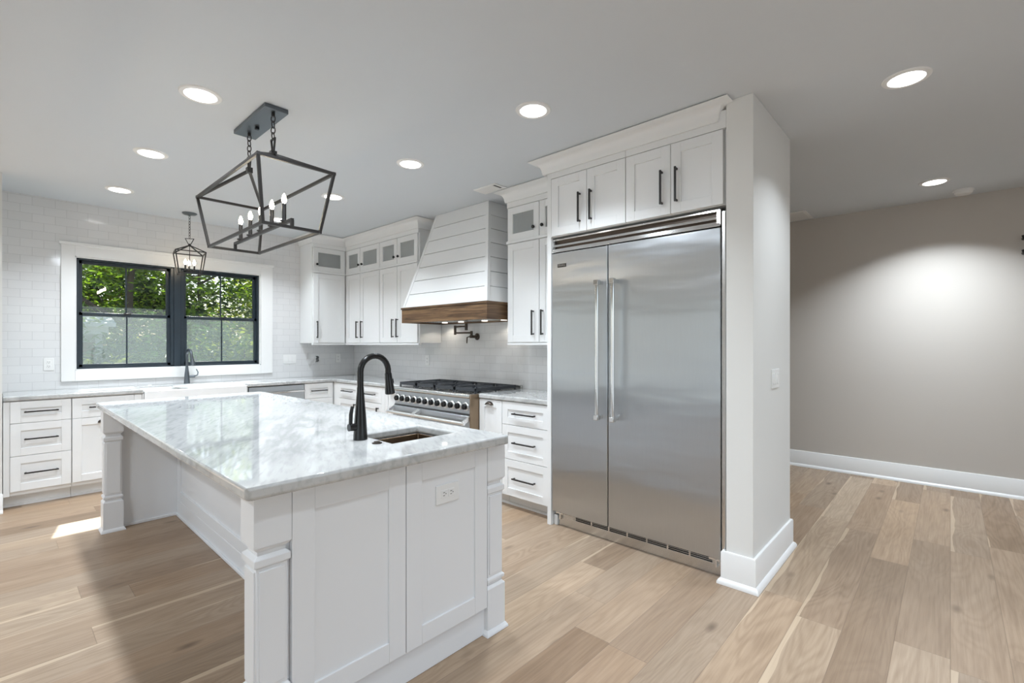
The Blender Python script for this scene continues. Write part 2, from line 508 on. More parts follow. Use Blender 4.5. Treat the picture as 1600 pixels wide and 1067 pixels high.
# ------------------------------------------------------------------ the room
XW, YR = -6.27, 3.475            # window wall plane, range wall plane
YH = 6.11                        # hall wall
Y0, X1, YF = .04, 3.0, -4.6
struct('floor', MB().box(XW - .2, X1 + .2, YF - .2, YH + .2, -.1, 0), M['floor'])
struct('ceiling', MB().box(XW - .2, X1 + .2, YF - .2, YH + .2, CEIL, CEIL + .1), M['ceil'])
WY0, WY1, WZ0, WZ1 = .527, 2.222, 1.106, 2.22
wl_ = MB()
for y0, y1, z0, z1 in ((Y0 - .1, WY0, 0, CEIL), (WY1, YR, 0, CEIL), (WY0, WY1, 0, WZ0), (WY0, WY1, WZ1, CEIL)):
    wl_.box(XW - .16, XW, y0, y1, z0, z1)
struct('wall_left', wl_, M['tileY'])
wl2 = MB()
for y0, y1, z0, z1 in ((YF, -3.45, 0, CEIL), (-.75, Y0 - .1, 0, CEIL), (-3.45, -.75, 2.25, CEIL)): wl2.box(XW - .16, XW, y0, y1, z0, z1)
struct('wall_dining', wl2, M['wall'])
struct('wall_stub', MB().box(XW, -5.625, Y0 - .12, Y0, 0, CEIL), M['wall'])
struct('wall_back', MB().box(XW - .16, -.94, YR, YR + .155, 0, CEIL), M['tileX'])
struct('wall_pier', MB().box(-.94, -.795, 2.82, YR + .155, 0, CEIL), M['wall'], .003)
struct('wall_hall', MB().box(-3.4, X1, YH, YH + .15, 0, CEIL), M['beige'])
struct('wall_passage', MB().box(-3.4, -3.25, YR + .155, YH, 0, CEIL), M['beige'])
wr = MB()  # opening in this unseen wall added to hold the fill lamp
for y0, y1, z0, z1 in ((YF, .25, 0, CEIL), (3.35, YH, 0, CEIL), (.25, 3.35, 0, .28), (.25, 3.35, 2.32, CEIL)): wr.box(X1, X1 + .15, y0, y1, z0, z1)
struct('wall_right', wr, M['beige'])
wf = MB()
for x0, x1, z0, z1 in ((XW, -1.6, 0, CEIL), (2.6, X1, 0, CEIL), (-1.6, 2.6, 2.25, CEIL)): wf.box(x0, x1, YF - .15, YF, z0, z1)
struct('wall_front', wf, M['wall'])

BASE = [(0, 0), (.034, 0), (.034, .012), (.026, .024), (.016, .03), (.016, .165), (.012, .172), (0, .172)]
struct('baseboard_hall', MB().sweep([(-3.25, YH), (X1, YH)], BASE), M['trim'])
struct('baseboard_pier', MB().sweep([(-.948, 2.84), (-.948, 2.82), (-.795, 2.82), (-.795, YR + .155), (-3.25, YR + .155)],
                                   [(o, z * 1.07) for o, z in BASE]), M['trim'])
struct('baseboard_stub', MB().sweep([(-5.625, Y0 - .12), (-5.625, Y0 + .004)], [(o, z * .9) for o, z in BASE]), M['trim'])

# ------------------------------------------------------------------ window with its casing
cs = MB(face_posX(XW))
C0, C1, CB, CT = .428, 2.36, 1.002, 2.343
cs.box(C0, WY0 - .0, 0, .02, CB, CT); cs.box(WY1, C1, 0, .02, CB, CT)
cs.box(WY0, WY1, 0, .0199, CB, WZ0); cs.box(WY0, WY1, 0, .0199, WZ1, CT)
cs.box(C0 - .014, C1 + .014, 0, .032, CT - .022, CT + .006)
for a0, a1, z0, z1 in ((WY0, WY0 + .012, WZ0, WZ1), (WY1 - .012, WY1, WZ0, WZ1), (WY0, WY1, WZ0, WZ0 + .012), (WY0, WY1, WZ1 - .012, WZ1)):
    cs.box(a0, a1, -.03, .004, z0, z1)
struct('trim_1', cs, M['trim'], .002)


def window(n, a0, a1):
    F = face_posX(XW)
    fr = MB(F)
    z0, z1 = WZ0 + .002, WZ1 - .002
    fr.box(a0, a0 + .03, -.12, -.02, z0, z1); fr.box(a1 - .03, a1, -.12, -.02, z0, z1)
    fr.box(a0, a1, -.12, -.02, z0, z0 + .026); fr.box(a0, a1, -.12, -.02, z1 - .026, z1)
    root = struct(n, fr, M['navy'], .003)
    b0, b1 = a0 + .028, a1 - .028; zm = 1.66

    def sash(name, d0, d1, s0, s1):
        m = MB(F); r = .032
        m.box(b0, b0 + r, d0, d1, s0, s1); m.box(b1 - r, b1, d0, d1, s0, s1)
        m.box(b0, b1, d0, d1, s0, s0 + r); m.box(b0, b1, d0, d1, s1 - r, s1)
        o = build(name, m, M['navy'], root, .003)
        g = MB(F); mid = (d0 + d1) / 2; g.box(b0 + r, b1 - r, mid - .002, mid + .002, s0 + r, s1 - r)
        build('pane', g, M['glass'], o, smooth=False)
        mu = MB(F); c = (b0 + b1) / 2; mu.box(c - .006, c + .006, mid - .008, mid + .008, s0 + r, s1 - r)
        build('muntin', mu, M['navy'], o)
    sash('upper_sash', -.105, -.075, zm - .018, z1 - .024)
    sash('lower_sash', -.068, -.032, z0 + .024, zm + .018)
    sc = MB(F); sc.box(b0, b1, -.114, -.113, z0 + .024, zm)
    build('insect_screen', sc, M['screen'], root, smooth=False)
    lk_ = MB(F); c = (b0 + b1) / 2; lk_.box(c - .03, c + .03, -.034, -.018, zm + .008, zm + .022)
    build('sash_lock', lk_, M['black'], root, .003)
    return root


window('window_1', WY0 + .002, 1.335)
window('window_2', 1.40, WY1 - .002)
struct('trim_2', MB(face_posX(XW)).box(1.335, 1.40, -.12, -.012, WZ0, WZ1), M['navy'], .003)

# ------------------------------------------------------------------ outdoors beyond the window
struct('ground', MB().box(-60, XW - .16, -30, 40, -1.3, -.6), M['ground'])


def tree(name, x, y, h, r, n, leaf, label, trunk_r=.11, low=.5, cat='tree', big=1.0):
    t = thing(name, label, cat, (x, y, -.6), 'trees and shrubs outside the window')
    tm = MB()
    pts = []; px, py = x, y
    for i in range(7):
        pts.append((px, py, -.7 + h * .95 * i / 6)); px += random.uniform(-.1, .1); py += random.uniform(-.1, .1)
    tm.tube(pts, [trunk_r * (1 - .12 * i) for i in range(7)], 9)
    for k in range(8):
        i = random.randint(1, 5); p = Vector(pts[i]); a = random.uniform(0, 2 * pi); L = random.uniform(.4, 1) * r
        q = p + Vector((cos(a) * L * .6, sin(a) * L * .6, L * .35)); q2 = p + Vector((cos(a) * L, sin(a) * L, L * .75))
        tm.tube([p, q, q2], [trunk_r * .32, trunk_r * .2, .008], 6)
    build('trunk', tm, M['bark'], t)
    vs, fs = [], []
    clumps = [(random.gauss(0, r * .5), random.gauss(0, r * .5), random.uniform(low, h), random.uniform(.2, .45) * r) for _ in range(34)]
    for _ in range(n):
        cx, cy, cz, cr = random.choice(clumps)
        c = Vector((cx + random.gauss(0, cr * .6), cy + random.gauss(0, cr * .6), max(.05, cz + random.gauss(0, cr * .45))))
        L = random.uniform(.05, .10) * big; w = L * .42
        rot = Matrix.Rotation(random.uniform(0, 2 * pi), 3, 'Z') @ Matrix.Rotation(random.gauss(0, .7), 3, 'X') @ Matrix.Rotation(random.gauss(0, .5), 3, 'Y')
        b = len(vs)
        for q in ((-L, 0, 0), (-L * .2, -w, .01), (L, 0, -.02), (-L * .2, w, .01)): vs.append(tuple(c + rot @ Vector(q)))
        fs.append((b, b + 1, b + 2, b + 3))
    me = D.meshes.new('foliage'); me.from_pydata(vs, [], fs); me.materials.append(M[leaf])
    o = D.objects.new('foliage', me); COL.objects.link(o); o.parent = t
    return t


rt = random.Random(5)
for i in range(9):
    tree('woodland_tree', -13.2 - rt.uniform(0, 2.5), -2.2 + i * 1.05 + rt.uniform(-.3, .3), rt.uniform(4.6, 6.6), rt.uniform(1.2, 1.6), 3800,
         ('leaf2', 'leaf1', 'leaf2')[i % 3], 'leafy green woodland tree standing outside beyond the kitchen window', .10 + .03 * (i % 3))
for i in range(8):
    tree('background_tree', -18.5 - rt.uniform(0, 3), -4.5 + i * 1.9 + rt.uniform(-.4, .4), rt.uniform(7, 9), rt.uniform(1.9, 2.5), 4200,
         ('leaf3', 'leaf2', 'leaf1')[i % 3], 'tall sunlit tree at the back of the woods outside', .17, big=2.0)
for i in range(7):
    tree('leafy_shrub', -10.4 - rt.uniform(0, 1.2), -.3 + i * .72 + rt.uniform(-.2, .2), rt.uniform(1.7, 2.7), rt.uniform(.6, .85), 1700,
         ('leaf1', 'leaf2', 'leaf3')[i % 3], 'low leafy shrub outside behind the lower window sashes', .03, .1, 'shrub')

pc = thing('porch', 'small white post porch seen outside through the lower left window pane', 'porch', (-12.2, .75, -.6))
m = MB(); m.box(-12.9, -12.75, .2, 1.5, -.6, 1.9); build('wall', m, M['siding'], pc)
m = MB(); m.box(-12.75, -12.7, 1.05, 1.4, -.6, 1.4); build('door', m, M['brick'], pc)
for y in (.32, .82, 1.36):
    build('post', MB().box(-12.2, -12.1, y - .05, y + .05, -.6, 1.55), M['siding'], pc, .006)
build('beam', MB().box(-12.25, -12.05, .2, 1.5, 1.55, 1.72), M['siding'], pc, .006)
build('roof', MB().hexa([(-13.0, .1, 1.95), (-11.95, .1, 1.70), (-11.95, 1.6, 1.70), (-13.0, 1.6, 1.95), (-13.0, .1, 2.02), (-11.95, .1, 1.77), (-11.95, 1.6, 1.77), (-13.0, 1.6, 2.02)]), M['siding'], pc)

# ------------------------------------------------------------------ cabinet parts
RAIL = .062


def shaker(mb, a0, a1, z0, z1, r=RAIL, d0=0.0, th=.021, inset=.009, opening=False):
    rr = min(r, (z1 - z0) * .36)
    mb.box(a0, a0 + r, d0, d0 + th, z0, z1); mb.box(a1 - r, a1, d0, d0 + th, z0, z1)
    mb.box(a0 + r, a1 - r, d0, d0 + th, z0, z0 + rr); mb.box(a0 + r, a1 - r, d0, d0 + th, z1 - rr, z1)
    if not opening: mb.box(a0 + r - .002, a1 - r + .002, d0, d0 + th - inset, z0 + rr - .002, z1 - rr + .002)
    return rr


def pull(T, parent, a, z, length, vertical, d=.021):
    m = MB(T); s = .0058; out = d + .034; h = length / 2
    if vertical:
        m.box(a - s, a + s, out - 2 * s, out, z - h, z + h)
        for zz in (z - h + .010, z + h - .010): m.box(a - s, a + s, d - .001, out - s, zz - s, zz + s)
    else:
        m.box(a - h, a + h, out - 2 * s, out, z - s, z + s)
        for aa in (a - h + .010, a + h - .010): m.box(aa - s, aa + s, d - .001, out - s, z - s, z + s)
    return build('bar_pull', m, M['black'], parent, .0015)


def knob(T, parent, a, z, d=.021):
    m = MB(); n = (Vector(T(a, d + 1, z)) - Vector(T(a, d, z)))
    p = Vector(T(a, d, z))
    k = [(.0, .006), (.010, .006), (.012, .014), (.019, .0155), (.024, .0135), (.027, .006), (.0275, .001)]
    m.tube([p + n * (h - .001) for h, r in k], [r for h, r in k], 14)
    return build('knob', m, M['matte'], parent)


def cup_pull(T, parent, a, z, d=.021):
    m = MB(T); segs = 14; R, Z, O = .045, .030, .026
    rows = []
    for i in range(7):
        t = i / 6 * pi / 2
        rows.append([m.v((a - R * cos(pi * j / segs) * cos(t * .0 + 0) * (1 - .25 * sin(t)), d + O * sin(t), z - .012 + Z * sin(pi * j / segs) * (cos(t) * .65 + .35))) for j in range(segs + 1)])
    for A, B in zip(rows, rows[1:]):
        for j in range(segs): m.bm.faces.new((A[j], A[j + 1], B[j + 1], B[j]))
    o = build('cup_pull', m, M['bronze'], parent)
    so_ = o.modifiers.new('thickness', 'SOLIDIFY'); so_.thickness = .003
    return o


def drawer(T, root, a0, a1, z0, z1, plen=.21):
    m = MB(T); shaker(m, a0, a1, z0, z1)
    o = build('drawer_front', m, M['cab'], root, .0012)
    if plen: pull(T, o, (a0 + a1) / 2, (z0 + z1) / 2 + .002, plen, False)
    return o


def door(T, root, a0, a1, z0, z1, handle=None, mat='cab', r=RAIL):
    """handle: ('v', a, z, len) bar pull, ('k', a, z) knob, ('c', a, z) cup pull"""
    m = MB(T); shaker(m, a0, a1, z0, z1, r)
    o = build('door', m, M[mat], root, .0012)
    if handle:
        if handle[0] == 'v': pull(T, o, handle[1], handle[2], handle[3], True)
        elif handle[0] == 'k': knob(T, o, handle[1], handle[2])
        else: cup_pull(T, o, handle[1], handle[2])
    return o


def glass_door(T, root, a0, a1, z0, z1, kn):
    m = MB(T); rr = shaker(m, a0, a1, z0, z1, .06, opening=True)
    o = build('glass_door', m, M['cab'], root, .0012)
    g = MB(T); g.box(a0 + .057, a1 - .057, .007, .011, z0 + rr - .003, z1 - rr + .003); build('pane', g, M['cglass'], o, smooth=False)
    knob(T, o, *kn)
    return o


def base_body(T, root, a0, a1, depth, toe=.075, ztop=.886, zbot=.105, mat='cab'):
    m = MB(T); m.box(a0, a1, -depth, -.001, zbot, ztop)
    build('carcass', m, M[mat], root)
    t = MB(T); t.box(a0, a1, -depth + .02, -toe, 0, zbot + .003); t.box(a0, a1, -toe, -toe + .012, 0, .022)
    build('toe_kick', t, M[mat], root, .002)


G = .0016
CT_Z0, CT_Z1 = .889, .930
# --- window wall base run (faces +X)
XF = -5.715
TF = face_posX(XF); DEP = XF - XW - .003
c = thing('base_cabinet', 'white three drawer base cabinet at the far left under the marble worktop', 'cabinet', (-5.98, .27, 0), 'base cabinets under the window')
base_body(TF, c, .045, .458, DEP)
build('filler', MB(TF).box(.045, .082, -.02, .02, .105, .886), M['cab'], c, .001)
for z0, z1 in ((.705, .884), (.432, .701), (.140, .428)): drawer(TF, c, .084, .456, z0, z1)
c = thing('base_cabinet', 'white base cabinet with one drawer over a door, left of the farmhouse sink', 'cabinet', (-5.98, .7, 0), 'base cabinets under the window')
base_body(TF, c, .460, .955, DEP)
drawer(TF, c, .462, .893, .705, .884)
door(TF, c, .462, .893, .140, .701, ('c', .68, .662))
build('filler', MB(TF).box(.895, .953, -.02, .019, .105, .886), M['cab'], c, .001)
c = thing('sink_cabinet', 'white two door cabinet under the farmhouse sink', 'cabinet', (-5.98, 1.42, 0), 'base cabinets under the window')
m = MB(TF); m.box(.957, 1.888, -DEP, -.001, .105, .655); build('carcass', m, M['cab'], c)
build('toe_kick', MB(TF).box(.957, 1.888, -DEP, -.075, 0, .107), M['cab'], c)
for s in (0, 1):
    a = .960 + s * .464
    door(TF, c, a, a + .461, .14, .65, ('v', a + (.42 if s == 0 else .041), .54, .16))
for a in (.957, 1.876): build('filler', MB(TF).box(a, a + .012, -.3, .018, .655, .886), M['cab'], c)
# farmhouse sink
sk_ = thing('farmhouse_sink', 'white apron front farmhouse sink under the window', 'sink', (-5.9, 1.42, .66))
m = MB(); SX0, SX1, SY0, SY1 = -6.135, -5.672, .972, 1.873
m.ring((SX0, SX1, SY0, SY1), (SX0 + .03, SX1 - .04, SY0 + .03, SY1 - .03), .70, .912)
m.box(SX0 + .005, SX1 - .005, SY0 + .005, SY1 - .005, .665, .70)
build('basin', m, M['porc'], sk_, .008, seg=3)
build('drain', MB().lathe((-5.92, 1.42, .699), [(.045, 0), (.045, .004), (.03, .006), (.0, .006)]), M['steel2'], sk_)
b = build('sink_board', MB().prism([(-6.10, 1.30), (-6.03, 1.26), (-5.70, 1.33), (-5.695, 1.86), (-6.10, 1.86)], .912, .924), M['board'], None, .003, origin=None)
tag(b, 'flat white board lying over the right half of the farmhouse sink', 'board')
# dishwasher
dw = thing('dishwasher', 'stainless steel dishwasher built in right of the farmhouse sink', 'dishwasher', (-5.98, 2.2, 0))
build('cabinet_body', MB(TF).box(1.893, 2.511, -DEP, -.002, .02, .884), M['dark_steel'], dw)
build('door', MB(TF).box(1.898, 2.506, 0, .03, .11, .815), M['steel'], dw, .004)
build('control_strip', MB(TF).box(1.898, 2.506, 0, .03, .82, .880), M['steel'], dw, .004)
build('toe_panel', MB(TF).box(1.898, 2.506, -.06, -.05, .005, .10), M['dark_steel'], dw)
m = MB(TF); m.box(1.91, 2.50, .058, .078, .800, .822)
for a in (1.935, 2.475): m.box(a - .01, a + .01, .028, .062, .802, .820)
build('handle', m, M['chrome'], dw, .006)
c = thing('base_cabinet', 'white drawer base cabinet right of the dishwasher in the corner', 'cabinet', (-5.98, 2.7, 0), 'base cabinets under the window')
base_body(TF, c, 2.514, 2.90, DEP)
for z0, z1 in ((.705, .884), (.432, .701), (.140, .428)): drawer(TF, c, 2.516, 2.868, z0, z1, .20)
# --- range wall base run (faces -Y)
YB = 2.905
TB = face_negY(YB); DB = YR - YB - .003
c = thing('base_cabinet', 'white base cabinet behind the island faucet, at the inner corner left of the range', 'cabinet', (-5.3, 3.2, 0), 'base cabinets beside the range')
base_body(TB, c, -5.69, -5.102, DB)
drawer(TB, c, -5.585, -5.104, .705, .884, .24)
door(TB, c, -5.585, -5.104, .140, .701, ('v', -5.16, .58, .16))
build('corner_filler', MB(TB).box(-5.693, -5.588, -.02, .019, .105, .886), M['cab'], c)
c = thing('base_cabinet', 'white base cabinet with a wide top drawer between corner and narrow door', 'cabinet', (-4.8, 3.2, 0), 'base cabinets beside the range')
base_body(TB, c, -5.098, -4.545, DB)
drawer(TB, c, -5.096, -4.612, .705, .884, .25)
door(TB, c, -5.096, -4.612, .140, .701, ('v', -4.67, .58, .16))
build('filler', MB(TB).box(-4.610, -4.547, -.02, .019, .105, .886), M['cab'], c)
c = thing('pullout_cabinet', 'narrow white pullout cabinet touching the left side of the range', 'cabinet', (-4.4, 3.2, 0), 'base cabinets beside the range')
base_body(TB, c, -4.542, -4.262, DB)
door(TB, c, -4.54, -4.264, .140, .884, ('c', -4.40, .85), r=.055)
c = thing('pullout_cabinet', 'narrow white pullout cabinet with a dark cup pull, right of the range', 'cabinet', (-2.9, 3.2, 0), 'base cabinets beside the range')
base_body(TB, c, -3.046, -2.772, DB)
door(TB, c, -3.044, -2.774, .125, .884, ('c', -2.918, .853), r=.062)
c = thing('base_cabinet', 'white three drawer base cabinet between the cup pull cabinet and refrigerator', 'cabinet', (-2.5, 3.2, 0), 'base cabinets beside the range')
base_body(TB, c, -2.770, -2.262, DB)
for z0, z1 in ((.697, .884), (.412, .693), (.110, .408)): drawer(TB, c, -2.768, -2.268, z0, z1, .235)

# --- worktops
o = build('perimeter_worktop', MB().prism([(XW + .002, Y0 + .003), (-5.682, Y0 + .003), (-5.682, .966), (-6.138, .966), (-6.138, 1.878), (-5.682, 1.878),
                                           (-5.682, 2.872), (-4.258, 2.872), (-4.258, YR - .002), (XW + .002, YR - .002)], CT_Z0, CT_Z1), M['marble'], None, .010, seg=3)
tag(o, 'L shaped white marble worktop under the window running to the range', 'worktop')
o = build('side_worktop', MB().box(-3.044, -2.262, 2.872, YR - .002, CT_Z0, CT_Z1), M['marble'], None, .010, seg=3)
tag(o, 'short white marble worktop between the range and the refrigerator', 'worktop')

# ------------------------------------------------------------------ wall cabinets
XU, YU = -5.915, 3.172
TU, TX = face_negY(YU), face_posX(XU)
ZB, ZM0, ZM1, ZT = 1.375, 2.262, 2.292, 2.588


def upper(T, label, name, loc, a0, a1, depth, doors, group, pulls, knobs, lip=True, f0=0.0, f1=0.0):
    """tall doors below, glass doors above; doors: list of (a0, a1)"""
    r = thing(name, label, 'cabinet', loc, group)
    m = MB(T); t = .018
    m.box(a0, a0 + t, -depth, -.001, ZB, 2.66); m.box(a1 - t, a1, -depth, -.001, ZB, 2.66)
    m.box(a0 + t, a1 - t, -depth, -depth + .012, ZB, 2.66)
    for z in (ZB, 1.82, ZM0, 2.64): m.box(a0 + t, a1 - t, -depth + .012, -.001, z, z + t)
    m.box(a0 + t, a1 - t, -.02, -.001, ZT, 2.655)
    for (p0, p1), (q0, q1) in zip(doors, doors[1:]): m.box(p1 - .02, q0 + .02, -.02, -.001, ZM0, 2.655)
    if f0: m.box(a0, a0 + f0, -.02, .019, ZB, 2.655)
    if f1: m.box(a1 - f1, a1, -.02, .019, ZB, 2.655)
    build('carcass', m, M['cab'], r, .001)
    build('mid_moulding', MB(T).box(a0, a1, -.004, .034, ZM0 + .004, ZM1 - .002), M['cab'], r, .004)
    if lip: build('light_rail', MB(T).box(a0, a1, -.02, .016, ZB - .022, ZB), M['cab'], r, .002)
    build('frieze', MB(T).box(a0, a1, -.01, .021, ZT + .004, 2.70), M['cab'], r, .001)
    for i, (p0, p1) in enumerate(doors):
        door(T, r, p0 + G, p1 - G, ZB + .004, ZM0, ('v', pulls[i], 1.548, .215))
        glass_door(T, r, p0 + G, p1 - G, ZM1, ZT, (knobs[i], 2.374))
    return r


UG = 'stacked wall cabinets'
upper(TX, 'stacked white wall cabinet right of the window with one glass door', 'wall_cabinet', (-6.1, 2.9, ZB), 2.706, 3.172, .352,
      [(2.716, 3.140)], UG, [2.757], [2.757])
upper(TU, 'stacked white wall cabinet in the room corner with its tall doors fully visible', 'wall_cabinet', (-5.5, 3.3, ZB), -5.935, -5.078, .30,
      [(-5.885, -5.532), (-5.528, -5.082)], UG, [-5.586, -5.476], [-5.553, -5.472], f0=.046)
upper(TU, 'stacked white wall cabinet partly hidden behind the left edge of the range hood', 'wall_cabinet', (-4.7, 3.3, ZB), -5.076, -4.302, .30,
      [(-5.074, -4.712), (-4.708, -4.318)], UG, [-4.781, -4.69], [-4.758, -4.676])
upper(TU, 'stacked white wall cabinet between the range hood and the refrigerator', 'wall_cabinet', (-2.6, 3.3, ZB), -2.962, -2.262, .30,
      [(-2.955, -2.588), (-2.584, -2.268)], UG, [-2.648, -2.545], [-2.642, -2.545])

# above the refrigerator
YG = 2.845
TG = face_negY(YG)
for i, (a0, a1, lab) in enumerate(((-2.200, -1.581, 'white two door cabinet over the left refrigerator door'), (-1.579, -.957, 'white two door cabinet over the right refrigerator door'))):
    r = thing('bridge_cabinet', lab, 'cabinet', ((a0 + a1) / 2, 3.1, 2.16), 'cabinets above the refrigerator')
    build('carcass', MB(TG).box(a0, a1, -.60, -.001, 2.163, 2.70), M['cab'], r)
    md = -1.886 if i == 0 else -1.270
    door(TG, r, a0 + G, md - G, 2.166, 2.594, ('v', md - .055, 2.335, .212))
    door(TG, r, md + G, a1 - G, 2.166, 2.594, ('v', md + .040, 2.335, .212))
    build('frieze', MB(TG).box(a0, a1 if i == 0 else -.941, -.01, .021, 2.598, 2.70), M['cab'], r, .001)
    if i: build('filler', MB(TG).box(-.958, -.941, -.06, -.012, 2.163, 2.70), M['cab'], r)
p = thing('refrigerator_side_panel', 'tall white panel standing along the left side of the refrigerator', 'panel', (-2.24, 3.1, 0))
build('panel', MB().box(-2.248, -2.2115, 2.835, YR - .003, .0, 2.70), M['cab'], p, .0015)
build('face_stile', MB(TG).box(-2.2115, -2.2015, -.03, .019, 2.163, 2.70), M['cab'], p, .001)

CROWN = [(0, 2.640), (.012, 2.640), (.014, 2.652)] + [(.016 + .068 * (1 - cos(t * pi / 12)), 2.655 + .075 * sin(t * pi / 12)) for t in range(7)] + [(.092, 2.732), (.092, CEIL - .006), (0, CEIL - .006)]
struct('trim_3', MB().sweep([(XW + .003, 2.704), (-5.893, 2.704), (-5.893, YU - .022), (-4.300, YU - .022), (-4.300, YR - .003)], CROWN), M['cab'])
struct('trim_4', MB().sweep([(-2.964, YR - .003), (-2.964, YU - .022), (-2.262, YU - .022)], CROWN), M['cab'])
struct('trim_5', MB().sweep([(-2.262, YU - .03), (-2.262, YG - .022), (-.995, YG - .022), (-.995, YG + .01)], CROWN), M['cab'])

# ------------------------------------------------------------------ range hood
h = thing('range_hood', 'white shiplap range hood with a stained wood band above the range', 'range hood', (-3.65, 3.2, 1.58))
HB, HT = (-4.285, -3.005, 2.94, YR - .004), (-4.062, -3.262, 3.212, YR - .004)
z0, z1 = 1.745, CEIL - .002
NB = 7
core = MB()


def lerp(a, b, t): return tuple(x + (y - x) * t for x, y in zip(a, b))


def inset(r, e): return (r[0] + e, r[1] - e, r[2] + e, r[3])


core.frustum(inset(HB, .012), z0, inset(HT, .012), z1)
build('hood_core', core, M['slot'], h)
sl = MB()
for i in range(NB):
    t0, t1 = i / NB, (i + 1) / NB - (.0045 if i < NB - 1 else 0)
    sl.frustum(lerp(HB, HT, t0), z0 + (z1 - z0) * t0, lerp(HB, HT, t1), z0 + (z1 - z0) * t1)
build('shiplap_boards', sl, M['cab'], h, .0015)
for sx in (0, 1):
    ct = MB()
    e = .0035
    bx, tx = HB[sx], HT[sx]; s = -1 if sx == 0 else 1
    a = (bx - e if s < 0 else bx - .034, bx + .034 if s < 0 else bx + e); b_ = (tx - e if s < 0 else tx - .034, tx + .034 if s < 0 else tx + e)
    ct.hexa([(a[0], HB[2] - e, z0), (a[1], HB[2] - e, z0), (a[1], HB[2] + .03, z0), (a[0], HB[2] + .03, z0),
             (b_[0], HT[2] - e, z1), (b_[1], HT[2] - e, z1), (b_[1], HT[2] + .03, z1), (b_[0], HT[2] + .03, z1)])
    build('corner_trim', ct, M['cab'], h, .001)
bd = MB(); bo = (-4.292, -2.998, 2.930, YR - .004)
bd.ring(bo, (bo[0] + .025, bo[1] - .025, bo[2] + .025, bo[3] - .02), 1.585, 1.726)
build('wood_band', bd, M['pine'], h, .002)
build('wood_cap', MB().box(bo[0] - .006, bo[1] + .006, bo[2] - .008, bo[3], 1.726, 1.746), M['pine'], h, .003)
ln = MB(); ln.box(bo[0] + .025, bo[1] - .025, bo[2] + .025, bo[3] - .02, 1.60, 1.612)
build('liner', ln, M['steel2'], h)
for x in (-4.1, -3.83, -3.47, -3.2):
    build('hood_lamp', MB().lathe((x, 3.36, 1.594), [(.03, 0), (.03, .006)]), M['hood_led'], h)
for x in (-4.1, -3.2):
    l = D.lights.new('hood_light', 'SPOT'); l.energy = 1.1; l.spot_size = 2.4; l.shadow_soft_size = .03; l.color = (1, .9, .75)
    lo = D.objects.new('hood_light', l); COL.objects.link(lo); lo.location = Vector((x, 3.36, 1.585)) - h.location; lo.parent = h

# ------------------------------------------------------------------ range
R = thing('gas_range', 'wide stainless steel gas range with twelve black knobs under the hood', 'range', (-3.65, 3.1, 0))
RX0, RX1 = -4.252, -3.05
build('body', MB().box(RX0, RX1, 2.835, YR - .006, .10, .905), M['steel2'], R, .003)
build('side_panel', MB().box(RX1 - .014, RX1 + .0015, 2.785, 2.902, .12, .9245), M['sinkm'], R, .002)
build('cooktop', MB().box(RX0 + .004, RX1 - .004, 2.83, YR - .008, .905, .925), M['steel2'], R, .003)
build('backguard', MB().box(RX0 + .004, RX1 - .004, YR - .03, YR - .008, .925, .965), M['steel2'], R, .003)
m = MB(); m.bar((RX0 + .004, 2.805, .903), (RX1 - .016, 2.805, .903), .0215, 20); m.box(RX0 + .004, RX1 - .016, 2.805, 2.85, .8835, .9245)
build('bullnose', m, M['steel2'], R)
build('control_panel', MB().hexa([(RX0 + .01, 2.812, .748), (RX1 - .016, 2.812, .748), (RX1 - .016, 2.86, .748), (RX0 + .01, 2.86, .748),
                                  (RX0 + .01, 2.822, .882), (RX1 - .016, 2.822, .882), (RX1 - .016, 2.86, .882), (RX0 + .01, 2.86, .882)]), M['steel'], R, .004)
for i in range(12):
    x = RX0 + .072 + i * (RX1 - RX0 - .16) / 11
    kb = build('control_knob', MB().lathe((x, 2.815, .812), [(.039, .0), (.039, -.012), (.034, -.017)], 24, 'y'), M['bright'], R)
    build('knob_grip', MB().lathe((x, 2.806, .812), [(.026, .0), (.027, -.012), (.0255, -.028), (.020, -.033)], 20, 'y').box(x - .005, x + .005, 2.770, 2.79, .790, .834), M['matte'], kb, .001)
XM = -3.795
for a0, a1 in ((RX0 + .008, XM - .003), (XM + .003, RX1 - .016)):
    d = build('oven_door', MB().box(a0, a1, 2.79, 2.835, .20, .735), M['steel'], R, .005)
    m = MB(); m.bar((a0 - .004, 2.722, .678), (a1 + .004, 2.722, .678), .0135, 18)
    for x in (a0 + .012, a1 - .012): m.hexa([(x - .011, 2.712, .662), (x + .011, 2.712, .662), (x + .011, 2.792, .70), (x - .011, 2.792, .70), (x - .011, 2.712, .694), (x + .011, 2.712, .694), (x + .011, 2.792, .735), (x - .011, 2.792, .735)])
    build('handle', m, M['bright'], d, .001)
    build('oven_window', MB().box(a0 + .09, a1 - .09, 2.788, 2.795, .34, .58), M['matte'], d)
build('drip_shelf', MB().hexa([(RX0 + .012, 2.80, .738), (RX1 - .018, 2.80, .738), (RX1 - .018, 2.84, .738), (RX0 + .012, 2.84, .738), (RX0 + .012, 2.812, .749), (RX1 - .018, 2.812, .749), (RX1 - .018, 2.84, .749), (RX0 + .012, 2.84, .749)]), M['dark_steel'], R)
build('kick_panel', MB().box(RX0 + .01, RX1 - .01, 2.85, 2.87, .03, .19), M['steel2'], R)
for x in (RX0 + .06, RX1 - .06):
    for y in (2.9, YR - .08): build('leg', MB().lathe((x, y, 0), [(.02, 0), (.022, .012), (.016, .02), (.016, .105)], 14), M['steel2'], R)
